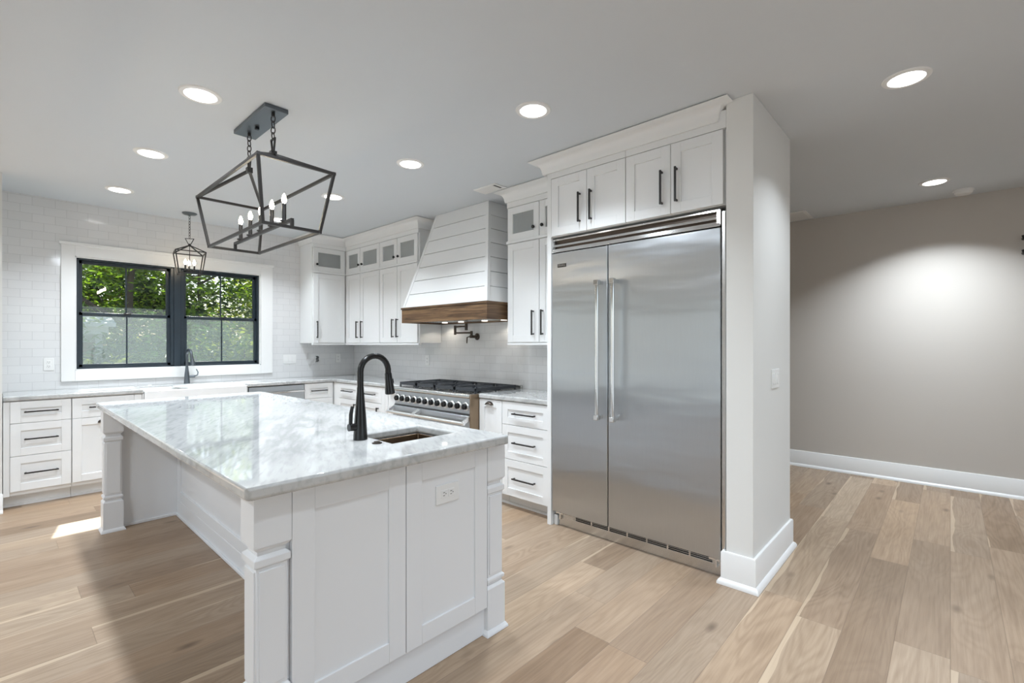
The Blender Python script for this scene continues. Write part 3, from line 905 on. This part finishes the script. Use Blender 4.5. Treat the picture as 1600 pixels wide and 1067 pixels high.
for i in range(4):
    a0 = RX0 + .018 + i * .2925; a1 = a0 + .276; g = MB(); zt0, zt1 = .942, .970
    ym = 3.132
    for x in (a0, a1 - .011):
        g.box(x, x + .011, 2.868, 3.40, zt0, zt1)
        for y in (2.868, 3.125, 3.386): g.box(x, x + .011, y, y + .014, .925, zt0)
    for y in (2.868, ym - .007, 3.386): g.box(a0, a1, y, y + .011, zt0, zt1)
    for cy in (3.0, 3.262):
        cx = (a0 + a1) / 2
        for k in range(8):
            a = k * pi / 4
            q = Vector((cos(a), sin(a), 0)); L = .128 if k % 2 == 0 else .16
            p0 = Vector((cx, cy, .963)) + q * .035; p1 = Vector((cx, cy, .957)) + Vector((max(-.13, min(.13, q.x * L)), max(-.125, min(.125, q.y * L)), 0))
            g.bar(p0, p1, .0045)
    gr = build('burner_grate', g, M['iron'], R, .001)
    for cy in (3.0, 3.262):
        build('burner_cap', MB().lathe(((a0 + a1) / 2, cy, .925), [(.05, 0), (.05, .008), (.036, .010), (.036, .02), (.03, .024)], 22), M['matte'], gr)

# pot filler
pf = thing('pot_filler', 'dark bronze folding pot filler tap on the tile wall under the hood', 'tap', (-3.70, YR, 1.44))
build('flange', MB().lathe((-3.70, YR - .012, 1.442), [(.036, .012), (.036, .004), (.028, 0), (.016, -.004), (.014, -.05)], 24, 'y'), M['bronze'], pf)
m = MB(); m.tube([(-3.70, YR - .05, 1.442), (-3.70, YR - .10, 1.442)], .016); m.tube([(-3.70, YR - .085, 1.43), (-3.70, YR - .085, 1.500)], .014); build('valve_body', m, M['bronze'], pf)
build('lever', MB().tube([(-3.72, YR - .10, 1.44), (-3.745, YR - .105, 1.435), (-3.75, YR - .105, 1.372)], [.006, .007, .006]), M['bronze'], pf)
m = MB(); m.tube([(-3.70, YR - .085, 1.482), (-3.915, YR - .125, 1.482)], .0095); m.tube([(-3.915, YR - .125, 1.462), (-3.915, YR - .125, 1.562)], .014); build('lower_arm', m, M['bronze'], pf)
m = MB(); m.tube([(-3.915, YR - .125, 1.548), (-3.745, YR - .12, 1.552)], .0095); m.tube([(-3.742, YR - .12, 1.580), (-3.742, YR - .12, 1.508)], [.016, .016]); build('spout', m, M['bronze'], pf)

# ------------------------------------------------------------------ refrigerator
F = thing('refrigerator', 'large double door stainless steel refrigerator built in beside the pier wall', 'refrigerator', (-1.6, 3.1, 0))
FX0, FX1, FY = -2.209, -.950, 2.838
build('cabinet_body', MB().box(FX0 + .004, FX1 - .002, FY + .052, YR - .006, .0, 2.145), M['dark_steel'], F)
XS = -1.724
TFR = face_negY(FY)


def bowed(a0, a1, z0, z1, d0, d1, bow):
    m = MB(TFR); n = 16; rows = []
    for i in range(n + 1):
        a = a0 + (a1 - a0) * i / n; t = abs(2 * i / n - 1)
        dd = d1 + bow * (1 - t ** 4)
        rows.append([m.v((a, d0, z0)), m.v((a, dd, z0)), m.v((a, dd, z1)), m.v((a, d0, z1))])
    for A, B in zip(rows, rows[1:]):
        for k in range(4): m.bm.faces.new((A[k], A[(k + 1) % 4], B[(k + 1) % 4], B[k]))
    m.bm.faces.new(rows[0][::-1]); m.bm.faces.new(rows[-1])
    return m


for i, (a0, a1) in enumerate(((FX0 + .004, XS - .003), (XS + .003, FX1 - .027))):
    d = build('door', bowed(a0, a1, .112, 2.038, -.046, -.002, .003), M['steel'], F, .004)
    hx = -1.772 if i == 0 else -1.650
    m = MB(TFR); m.bar((hx, .062, .855), (hx, .062, 1.785), .0135, 18)
    for z in (.845, 1.765): m.box(hx - .017, hx + .017, .044, .080, z, z + .035)
    for z in (.850, 1.770): m.box(hx - .012, hx + .012, -.002, .05, z, z + .026)
    build('handle', m, M['chrome'], d, .003)
    if i == 0:
        pl = build('nameplate', MB(TFR).box(-2.150, -2.072, .0005, .004, 1.930, 1.956), M['black'], d, .001)
        cu = D.curves.new('lettering', 'FONT'); cu.body = 'VIKING'; cu.size = .0205; cu.extrude = .0008; cu.align_x = 'CENTER'; cu.align_y = 'CENTER'
        tmp = D.objects.new('tmp', cu); COL.objects.link(tmp)
        bpy.context.view_layer.update()
        me = D.meshes.new_from_object(tmp.evaluated_get(bpy.context.evaluated_depsgraph_get())); D.objects.remove(tmp)
        me.name = 'lettering'; me.materials.clear(); me.materials.append(M['chrome'])
        lt = D.objects.new('lettering', me); COL.objects.link(lt); lt.parent = pl
        lt.rotation_euler = (pi / 2, 0, 0); lt.location = Vector((-2.111, FY - .0046, 1.943)) - F.location
g = MB(TFR)
g.hexa([(FX0, -.05, 2.045), (FX1 - .03, -.05, 2.045), (FX1 - .03, .000, 2.045), (FX0, .0, 2.045), (FX0, -.05, 2.072), (FX1 - .03, -.05, 2.072), (FX1 - .03, -.006, 2.072), (FX0, -.006, 2.072)])
g.hexa([(FX0, -.05, 2.092), (FX1 - .03, -.05, 2.092), (FX1 - .03, -.008, 2.088), (FX0, -.008, 2.088), (FX0, -.05, 2.112), (FX1 - .03, -.05, 2.112), (FX1 - .03, -.014, 2.106), (FX0, -.014, 2.106)])
g.box(FX0, FX1 - .03, -.05, -.012, 2.134, 2.146)
build('top_grille', g, M['chrome'], F, .002)
build('grille_recess', MB(TFR).box(FX0 + .002, FX1 - .032, -.052, -.044, 2.045, 2.146), M['bronze'], F)
build('side_trim', MB(TFR).box(FX1 - .023, FX1, -.05, -.006, .02, 2.132), M['steel2'], F, .004)
build('grille_end', MB(TFR).box(FX1 - .052, FX1 - .026, -.05, -.004, 2.05, 2.142), M['steel2'], F, .003)
k = MB(TFR)
kz = [(.0, .066), (.0745, .0775), (.086, .089), (.0975, .105)]
for za, zb in kz: k.box(FX0 + .035, FX1 - .008, -.062, -.046, za, zb)
for x in [FX0 + .035] + [FX0 + .175 + i * .142 for i in range(7)] + [FX1 - .10]:
    w = .012 if x > FX0 + .04 else .138
    k.box(x, x + w, -.0615, -.0465, .06, .105)
k.box(FX1 - .10, FX1 - .008, -.0615, -.0465, .06, .105)
build('kick_plate', k, M['steel2'], F, .001)
for a in (FX0 + .06, FX1 - .06): build('hinge_bracket', MB(TFR).box(a - .045, a + .02, -.046, -.03, .088, .104).box(a - .01, a + .004, -.046, -.028, .05, .10), M['chrome'], F, .002)
build('foot_block', MB(TFR).box(FX0 + .002, FX0 + .032, -.075, -.03, 0, .075), M['cab'], F, .003)

# ------------------------------------------------------------------ island
I = thing('kitchen_island', 'white panelled kitchen island with square turned corner posts', 'island', (-3.05, 1.07, 0))
IX0, IX1, IY0, IY1 = -4.60, -1.585, .540, 1.610
ZI = .888
PW_ = .114


def post(cx, cy):
    m = MB(); w = PW_ / 2
    def sq(e): return (cx - w - e, cx + w + e, cy - w - e, cy + w + e)
    def fr(e0, z0, e1, z1): m.frustum(sq(e0), z0, sq(e1), z1)
    fr(.014, 0, .012, .010); fr(.012, .010, .003, .024)
    fr(.001, .02, .001, .215); fr(.001, .215, -.010, .226); fr(-.010, .226, -.010, .236); fr(-.010, .236, -.001, .243); fr(-.001, .243, -.001, .256); fr(-.001, .256, -.009, .264)
    fr(-.009, .264, -.009, .655); fr(-.009, .655, -.001, .662); fr(-.001, .662, -.001, .684); fr(-.001, .684, -.014, .694); fr(-.014, .694, -.014, .706); fr(-.014, .706, .001, .722)
    fr(.001, .722, .001, ZI)
    # raised panel on every side of the shaft
    for z0, z1 in ((.278, .645),):
        e = .017
        m.box(cx - w + e, cx + w - e, cy - w + .004, cy + w - .004, z0, z1); m.box(cx - w + .004, cx + w - .004, cy - w + e, cy + w - e, z0, z1)
    return build('corner_post', m, M['island'], I, .0015)


w = PW_ / 2
for cx, cy in ((IX1 - w, .543 + w), (IX1 - w, 1.556 + w - .001), (-4.585 + w, .527 + w), (-4.585 + w, 1.556 + w - .001)): post(cx, cy)
KY = 1.0
m = MB(); m.box(-4.562, -2.100, KY + .012, 1.595, .105, ZI); m.box(-2.100, -1.762, KY + .012, 1.595, .105, .69); m.box(-1.762, -1.625, KY + .012, 1.595, .105, ZI)
m.box(-2.100, -1.762, KY + .012, 1.160, .69, ZI); m.box(-2.100, -1.762, 1.542, 1.595, .69, ZI)
build('carcass', m, M['island'], I)
build('toe_kick', MB().box(-4.55, -1.64, KY + .03, 1.56, 0, .108), M['island'], I)
TE = face_posX(-1.607)
m = MB(TE); m.box(.62, 1.60, -.022, -.002, .105, ZI); build('end_backing', m, M['island'], I)
m = MB(TE); m.box(.655, 1.557, -.02, -.0, 0, .125); build('end_plinth', m, M['island'], I, .003)
for a0, a1 in ((.660, 1.1025), (1.106, 1.552)):
    m = MB(TE); shaker(m, a0, a1, .135, .879, .076, 0.0, .021, .008); build('end_panel', m, M['island'], I, .0015)
TFE = face_posX(-4.545)
build('far_end_panel', MB(TFE).box(.58, 1.60, -.03, 0, 0, ZI), M['island'], I, .002)
build('end_shoe', MB(TFE).box(.64, KY, 0, .012, 0, .02), M['island'], I, .003)
TK = face_negY(KY)
m = MB(TK)
NP = 1; span = (-1.64 + 4.545) / NP
for i in range(NP):
    a0 = -4.545 + i * span; shaker(m, a0, a0 + span, .12, ZI, .075, -.012, .024, .012)
build('knee_wall_panel', m, M['island'], I, .003)
m = MB(TK); m.box(-4.545, -1.64, -.03, .013, 0, .12); m.box(-4.545, -1.64, .013, .025, 0, .02); build('knee_wall_base', m, M['island'], I, .003)
TI = face_posY(1.597)
for i in range(5):
    a0 = -4.44 + i * .55
    door(TI, I, a0, a0 + .545, .13, .875, ('v', a0 + (.49 if i % 2 == 0 else .055), .73, .2), 'island')
build('apron', MB().box(-4.52, -1.65, .60, .62, .83, ZI - .002), M['island'], I)

o = build('island_worktop', MB().ring((-4.628, -1.538, .503, 1.650), (-2.085, -1.775, 1.175, 1.527), ZI + .001, CT_Z1 + .002), M['marble'], None, .012, seg=4)
tag(o, 'glossy white marble worktop on the island with a small sink cutout', 'worktop')
s = thing('island_sink', 'small stainless sink set under the island worktop', 'sink', (-1.93, 1.35, .70))
m = MB(); ix0, ix1, iy0, iy1 = -2.090, -1.770, 1.170, 1.532
m.ring((ix0, ix1, iy0, iy1), (ix0 + .006, ix1 - .006, iy0 + .006, iy1 - .006), .715, ZI - .001); m.box(ix0, ix1, iy0, iy1, .705, .716)
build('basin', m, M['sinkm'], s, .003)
build('drain', MB().lathe((-1.93, 1.35, .715), [(.045, 0), (.044, .004), (.03, .005), (.0, .003)]), M['steel2'], s)

ZC = CT_Z1 + .002
f = thing('island_faucet', 'matte black gooseneck faucet standing on the island beside its sink', 'faucet', (-1.953, 1.114, ZC))
build('body', MB().lathe((-1.953, 1.114, ZC), [(.031, 0), (.031, .004), (.0295, .03), (.026, .09), (.020, .16), (.0155, .215), (.0148, .235)], 30), M['matte'], f)
pts = [(-1.953, 1.114, ZC + .23), (-1.953, 1.114, 1.235)]
for i in range(1, 15):
    a = pi - i * (pi + .12) / 14
    pts.append((-1.953, 1.114 + .072 + .072 * cos(a), 1.235 + .072 * sin(a)))
build('neck', MB().tube(pts, .0138, 20), M['matte'], f)
e = Vector(pts[-1])
dr = Vector((0, .12, -1)).normalized()
hd = [(0, .0142), (.004, .016), (.05, .0185), (.085, .0225), (.098, .0235), (.101, .021)]
build('spray_head', MB().tube([e + dr * t for t, r in hd], [r for t, r in hd], 22), M['matte'], f)
build('spray_button', MB().bar(e + dr * .03 + Vector((0, .017, 0)), e + dr * .05 + Vector((0, .019, 0)), .005), M['black'], f, .001)
m = MB(); m.tube([(-1.953, 1.095, .992), (-1.953, 1.058, .992)], .0165, 18); build('handle_pivot', m, M['matte'], f)
m = MB(); m.tube([(-1.953, 1.066, .998), (-1.953, 1.068, 1.05), (-1.953, 1.075, 1.085)], [.008, .0085, .007], 12); build('lever', m, M['matte'], f)
b = build('air_switch', MB().lathe((-1.825, 1.120, ZC), [(.021, 0), (.021, .004), (.013, .006), (.013, .009), (.011, .010)], 24), M['bronze'], None)
tag(b, 'small round dark switch button on the island in front of the faucet', 'switch button')

# window sink faucet
f = thing('sink_faucet', 'dark pull down faucet behind the farmhouse sink at the window', 'faucet', (-6.195, 1.435, CT_Z1))
build('body', MB().lathe((-6.195, 1.435, CT_Z1), [(.028, 0), (.027, .02), (.022, .10), (.015, .17), (.0145, .18)], 22), M['plate'], f)
pts = [(-6.195, 1.435, 1.10), (-6.195, 1.435, 1.24)]
for i in range(1, 13):
    a = pi - i * (pi) / 12; pts.append((-6.195 + .07 + .07 * cos(a), 1.435 + i * .0008, 1.24 + .062 * sin(a)))
build('neck', MB().tube(pts, .0135, 14), M['plate'], f)
e = Vector(pts[-1]); build('spray_head', MB().tube([e, e + Vector((.004, .006, -.05)), e + Vector((.01, .012, -.105))], [.014, .018, .023], 16), M['plate'], f)
m = MB(); m.tube([(-6.195, 1.45, 1.005), (-6.195, 1.51, 1.005)], .014, 12); build('handle_pivot', m, M['plate'], f)
m = MB(); m.tube([(-6.195, 1.505, 1.006), (-6.19, 1.535, 1.02), (-6.185, 1.538, 1.05), (-6.18, 1.52, 1.085)], [.007, .007, .006, .005], 10); build('lever', m, M['plate'], f)
b = build('soap_button', MB().lathe((-6.19, 1.10, CT_Z1), [(.02, 0), (.018, .006), (.0, .008)], 18), M['porc'], None)
tag(b, 'small white cap on the worktop behind the farmhouse sink', 'cap')


# ------------------------------------------------------------------ electrical plates
def outlet(T, a, z, label, wide=False):
    o_ = thing('power_outlet', label, 'outlet', T(a, 0, z), 'white power outlets')
    W_, H_ = (.0625, .04) if wide else (.036, .058)
    build('cover_plate', MB(T).box(a - W_, a + W_, 0, .006, z - H_, z + H_), M['plastic'], o_, .002)
    for s in (-1, 1):
        ca, cz = (a + s * .0195, z) if wide else (a, z + s * .0195)
        rc = build('receptacle', MB(T).box(ca - .0165, ca + .0165, .005, .0075, cz - .0165, cz + .0165) if wide else MB(T).box(ca - .0165, ca + .0165, .005, .0075, cz - .0145, cz + .0145), M['plastic'], o_, .004)
        m = MB(T)
        if wide:
            m.box(ca - .007, ca + .002, .007, .0079, cz - .0075, cz - .005); m.box(ca - .007, ca + .003, .007, .0079, cz + .005, cz + .0075); m.box(ca + .006, ca + .010, .007, .0079, cz - .002, cz + .002)
        else:
            m.box(ca - .0075, ca - .005, .007, .0079, cz - .002, cz + .007); m.box(ca + .005, ca + .0075, .007, .0079, cz - .003, cz + .007); m.box(ca - .002, ca + .002, .007, .0079, cz - .010, cz - .006)
        build('slots', m, M['slot'], rc, smooth=False)
    return o_


def switch(T, a, z, n, label):
    o_ = thing('light_switch', label, 'switch', T(a, 0, z), 'white switch plates')
    w = .023 * n + .014
    build('cover_plate', MB(T).box(a - w, a + w, 0, .006, z - .058, z + .058), M['plastic'], o_, .002)
    for i in range(n):
        c = a + (i - (n - 1) / 2) * .046
        build('rocker', MB(T).box(c - .0165, c + .0165, .004, .0085, z - .034, z + .034), M['trim'], o_, .002)
    return o_


outlet(face_posX(-1.594), 1.318, .722, 'white power outlet on the near end panel of the island', True)
outlet(face_posX(XW), .345, 1.172, 'white power outlet on the tile left of the window')
outlet(face_posX(XW), 3.235, 1.170, 'white power outlet on the window wall next to the room corner')
outlet(face_negY(YR), -4.56, 1.172, 'white power outlet on the tile left of the pot filler')
switch(face_posX(XW), 2.575, 1.170, 3, 'white three rocker switch plate on tile right of the window')
switch(face_posX(-.795), 3.250, 1.150, 3, 'white three rocker switch plate on the pier wall')
rb = thing('open_wall_box', 'uncovered wall box with loose black wires in the tile', 'wall box', (XW, 2.935, 1.168))
TWX = face_posX(XW)
build('rim', MB(TWX).box(2.910, 2.9155, 0, .004, 1.118, 1.218).box(2.9545, 2.960, 0, .004, 1.118, 1.218).box(2.9155, 2.9545, 0, .004, 1.118, 1.124).box(2.9155, 2.9545, 0, .004, 1.212, 1.218), M['board'], rb)
build('recess', MB(TWX).box(2.9155, 2.9545, 0, .0015, 1.124, 1.212), M['board'], rb)
m = MB()
for k in range(3):
    y = 2.922 + k * .012
    m.tube([(XW, y, 1.205), (XW + .014, y + .008, 1.185), (XW + .017, y - .006, 1.165), (XW + .014, y + .007, 1.145), (XW + .002, y, 1.128)], .0035, 8)
build('wires', m, M['matte'], rb)


# ------------------------------------------------------------------ ceiling fittings
def downlight(x, y, label, first=[None], k=1.0):
    g = 'recessed ceiling lights'
    if first[0] is not None:
        r = dup(first[0], (x, y, CEIL), label, g)
    else:
        r = thing('recessed_light', label, 'ceiling light', (x, y, CEIL), g)
        m = MB()
        prof = [(.075, -.001), (.076, -.006), (.102, -.004), (.104, 0), (.100, .0), (.075, .0)]
        m.lathe((x, y, CEIL), [(.076, -.0035), (.080, -.008), (.100, -.006), (.104, -.0005), (.104, 0)], 36)
        build('trim_ring', m, M['trim'], r)
        build('lens', MB().lathe((x, y, CEIL), [(.074, -.0082), (.072, -.0092), (0, -.0095)], 32), M['lens'], r)
        first[0] = r
    lo = down_lamp('downlight_lamp', k); lo.location = (0, 0, -.013); lo.parent = r
    return r


for x, y, lab in ((-3.055, .772, 'recessed ceiling light immediately left of the chandelier canopy, nearest the camera of its row'),
                  (-4.255, .765, 'recessed ceiling light in the left row, second from the canopy'),
                  (-5.462, .755, 'recessed ceiling light in the left row, closest to the window wall'),
                  (-1.812, 2.153, 'recessed ceiling light in front of the cabinets over the refrigerator'),
                  (-3.041, 2.155, 'recessed ceiling light halfway between chandelier and range hood'),
                  (-4.252, 2.143, 'recessed ceiling light seen just right of the chandelier frame'),
                  (-5.465, 2.135, 'recessed ceiling light seen through the chandelier frame behind its candles'),
                  (-.168, 3.207, 'recessed ceiling light right of the pier at the upper right'),
                  (-.100, 5.414, 'recessed ceiling light close to the beige hall wall beside the smoke detector')):
    downlight(x, y, lab, k=.2 if 3 < y < 4 else 2.5 if y > 4 else .72 if y > 2 else .88)

v = thing('air_vent', 'white ceiling air register in front of the range hood', 'vent', (-3.0, 2.98, CEIL), 'ceiling vents')
m = MB(); m.ring((-3.14, -2.87, 2.90, 3.05), (-3.115, -2.895, 2.922, 3.028), CEIL - .008, CEIL); build('frame', m, M['trim'], v, .002)
build('opening', MB().box(-3.115, -2.895, 2.922, 3.028, CEIL - .002, CEIL - .0005), M['slot'], v)
m = MB()
for i in range(8):
    x = -3.110 + i * .0235
    m.hexa([(x, 2.922, CEIL - .008), (x + .02, 2.922, CEIL - .004), (x + .02, 3.028, CEIL - .004), (x, 3.028, CEIL - .008), (x, 2.922, CEIL - .0065), (x + .02, 2.922, CEIL - .0025), (x + .02, 3.028, CEIL - .0025), (x, 3.028, CEIL - .0065)])
build('louvers', m, M['trim'], v)
v = thing('air_vent', 'white ceiling air register at the far hall end beside the pier', 'vent', (-1.25, 5.85, CEIL), 'ceiling vents')
m = MB(); m.ring((-1.45, -1.10, 5.66, 6.05), (-1.42, -1.13, 5.69, 6.02), CEIL - .008, CEIL); build('frame', m, M['trim'], v, .002)
m = MB()
for i in range(12): m.box(-1.42, -1.13, 5.692 + i * .0275, 5.712 + i * .0275, CEIL - .006, CEIL - .003)
build('louvers', m, M['trim'], v)
build('opening', MB().box(-1.42, -1.13, 5.69, 6.02, CEIL - .002, CEIL - .0005), M['trim'], v)
s = thing('smoke_detector', 'round white smoke detector on the ceiling by the beige hall wall', 'smoke detector', (.085, 5.87, CEIL))
build('base', MB().lathe((.085, 5.87, CEIL), [(.072, 0), (.072, -.012), (.066, -.014)], 32), M['plastic'], s)
build('cover', MB().lathe((.085, 5.87, CEIL), [(.064, -.013), (.062, -.030), (.050, -.042), (.0, -.044)], 32), M['plastic'], s)
for i, z in enumerate((2.286, 2.159)):
    hk = build('coat_hook', MB().tube([(.472, YH, z), (.472, YH - .03, z), (.470, YH - .045, z + .006), (.468, YH - .055, z + .02)], [.014, .009, .010, .013], 12), M['matte'], None)
    tag(hk, ('upper' if i == 0 else 'lower') + ' small black hook on the beige wall at the right edge', 'hook', 'black wall hooks')


# ------------------------------------------------------------------ lantern lights
def chain(mb, x, y, z0, z1, n, r=.011, th=.0022):
    step = (z1 - z0) / n
    for i in range(n):
        cz = z0 + step * (i + .5); a = 0.6 + (pi / 2) * (i % 2); L = abs(step) * .62
        mb.tube([(x + cos(a) * r * cos(t), y + sin(a) * r * cos(t), cz + L * sin(t)) for t in [2 * pi * k / 14 for k in range(14)]], th, 7, True)


def candle(root, x, y, z, r=.0115, L=.10):
    c = build('candle', MB().lathe((x, y, z), [(.022, 0), (.022, .005), (r, .008), (r, L)], 16), M['lant'], root)
    build('bulb', MB().lathe((x, y, z + L), [(.006, 0), (.012, .014), (.0135, .024), (.009, .042), (.002, .058)], 14), M['bulb'], c)


CX, CY = -3.125, 1.109
L_ = thing('lantern_chandelier', 'dark linear lantern chandelier with five candle bulbs above the island', 'chandelier', (CX, CY, CEIL))
build('canopy', MB().box(-3.40, -2.875, CY - .066, CY + .066, CEIL - .026, CEIL), M['plate'], L_, .003)
for x in (CX - .06,): build('canopy_screw', MB().bar((x, CY, CEIL - .025), (x, CY, CEIL - .042), .010), M['matte'], L_)
tz, bz = 2.333, 2.003
thx, thy, bhx, bhy = .535, .203, .463, .154
r = .0078
m = MB()
tp = [(CX + sx * thx, CY + sy * thy, tz) for sx, sy in ((-1, -1), (1, -1), (1, 1), (-1, 1))]
bp = [(CX + sx * bhx, CY + sy * bhy, bz) for sx, sy in ((-1, -1), (1, -1), (1, 1), (-1, 1))]
for i in range(4):
    m.bar(tp[i], tp[(i + 1) % 4], r); m.bar(bp[i], bp[(i + 1) % 4], r); m.bar(tp[i], bp[i], r)
ap = [(CX - .194, CY, 2.478), (CX + .194, CY, 2.478)]
m.bar(ap[0], tp[0], r); m.bar(ap[0], tp[3], r); m.bar(ap[1], tp[1], r); m.bar(ap[1], tp[2], r)
for p_ in tp + bp: m.box(p_[0] - .0085, p_[0] + .0085, p_[1] - .0085, p_[1] + .0085, p_[2] - .0085, p_[2] + .0085)
build('cage_frame', m, M['lant'], L_, .001)
for x in (CX - .194, CX + .194):
    m = MB(); m.box(x - .016, x + .016, CY - .016, CY + .016, 2.462, 2.496)
    for q in (((x - .010, 2.494), (x - .028, 2.566)), ((x + .010, 2.494), (x + .028, 2.566)), ((x - .031, 2.566), (x + .031, 2.566))):
        (xa, za), (xb, zb) = q; m.bar((xa, CY, za), (xb, CY, zb), .0045)
    build('hanging_bracket', m, M['lant'], L_)
    m = MB(); chain(m, x, CY, CEIL - .04, 2.568, 4, .013, .003); m.tube([(x, CY, CEIL - .026), (x, CY, CEIL - .044)], .010, 12)
    build('chain', m, M['lant'], L_)
m = MB(); m.bar((CX - bhx + .0, CY, 2.046), (CX + bhx - .0, CY, 2.046), .0085)
for s_ in (-1, 1): m.bar((CX + s_ * (bhx - .006), CY, 2.046), (CX + s_ * (bhx - .006), CY, bz), .0085)
build('candle_bar', m, M['lant'], L_, .001)
for i in range(5): candle(L_, CX + (i - 2) * .175, CY, 2.056)

PX, PY = -5.905, 1.392
P_ = thing('pendant_lantern', 'small dark open cage pendant lantern hanging before the window', 'pendant light', (PX, PY, CEIL))
build('canopy', MB().lathe((PX, PY, CEIL), [(.068, 0), (.068, -.006), (.055, -.016), (.02, -.02), (.008, -.03)], 28), M['plate'], P_)
m = MB(); chain(m, PX, PY, CEIL - .03, 2.478, 8, .009, .0022); build('chain', m, M['lant'], P_)
m = MB()
for q in (((-.010, 2.418), (-.034, 2.474)), ((.010, 2.418), (.034, 2.474)), ((-.036, 2.474), (.036, 2.474))):
    (ya, za), (yb, zb) = q; m.bar((PX + ya * .6, PY + ya, za), (PX + yb * .6, PY + yb, zb), .003)
build('hanging_bracket', m, M['lant'], P_)
rot = math.radians(28)


def ring_pts(hw, z): return [(PX + hw * 1.414 * cos(rot + pi / 4 + k * pi / 2), PY + hw * 1.414 * sin(rot + pi / 4 + k * pi / 2), z) for k in range(4)]


rot = math.radians(-8)
m = MB(); t4, b4 = ring_pts(.132, 2.325), ring_pts(.100, 2.098)
for i in range(4):
    m.bar(t4[i], t4[(i + 1) % 4], .0048); m.bar(b4[i], b4[(i + 1) % 4], .0048); m.bar(t4[i], b4[i], .0048); m.bar((PX, PY, 2.405), t4[i], .0048)
m.lathe((PX, PY, 2.392), [(.014, 0), (.016, .012), (.010, .028)], 12)
build('cage_frame', m, M['lant'], P_)
m = MB(); m.tube([(PX, PY, 2.40), (PX, PY, 2.125)], .0035, 8)
cand = [(PX + .045 * cos(a), PY + .045 * sin(a)) for a in (.9, .9 + 2 * pi / 3, .9 + 4 * pi / 3)]
for q in cand: m.bar((PX, PY, 2.128), (q[0], q[1], 2.132), .004)
build('stem', m, M['lant'], P_)
for q in cand: candle(P_, q[0], q[1], 2.132, .0085, .062)
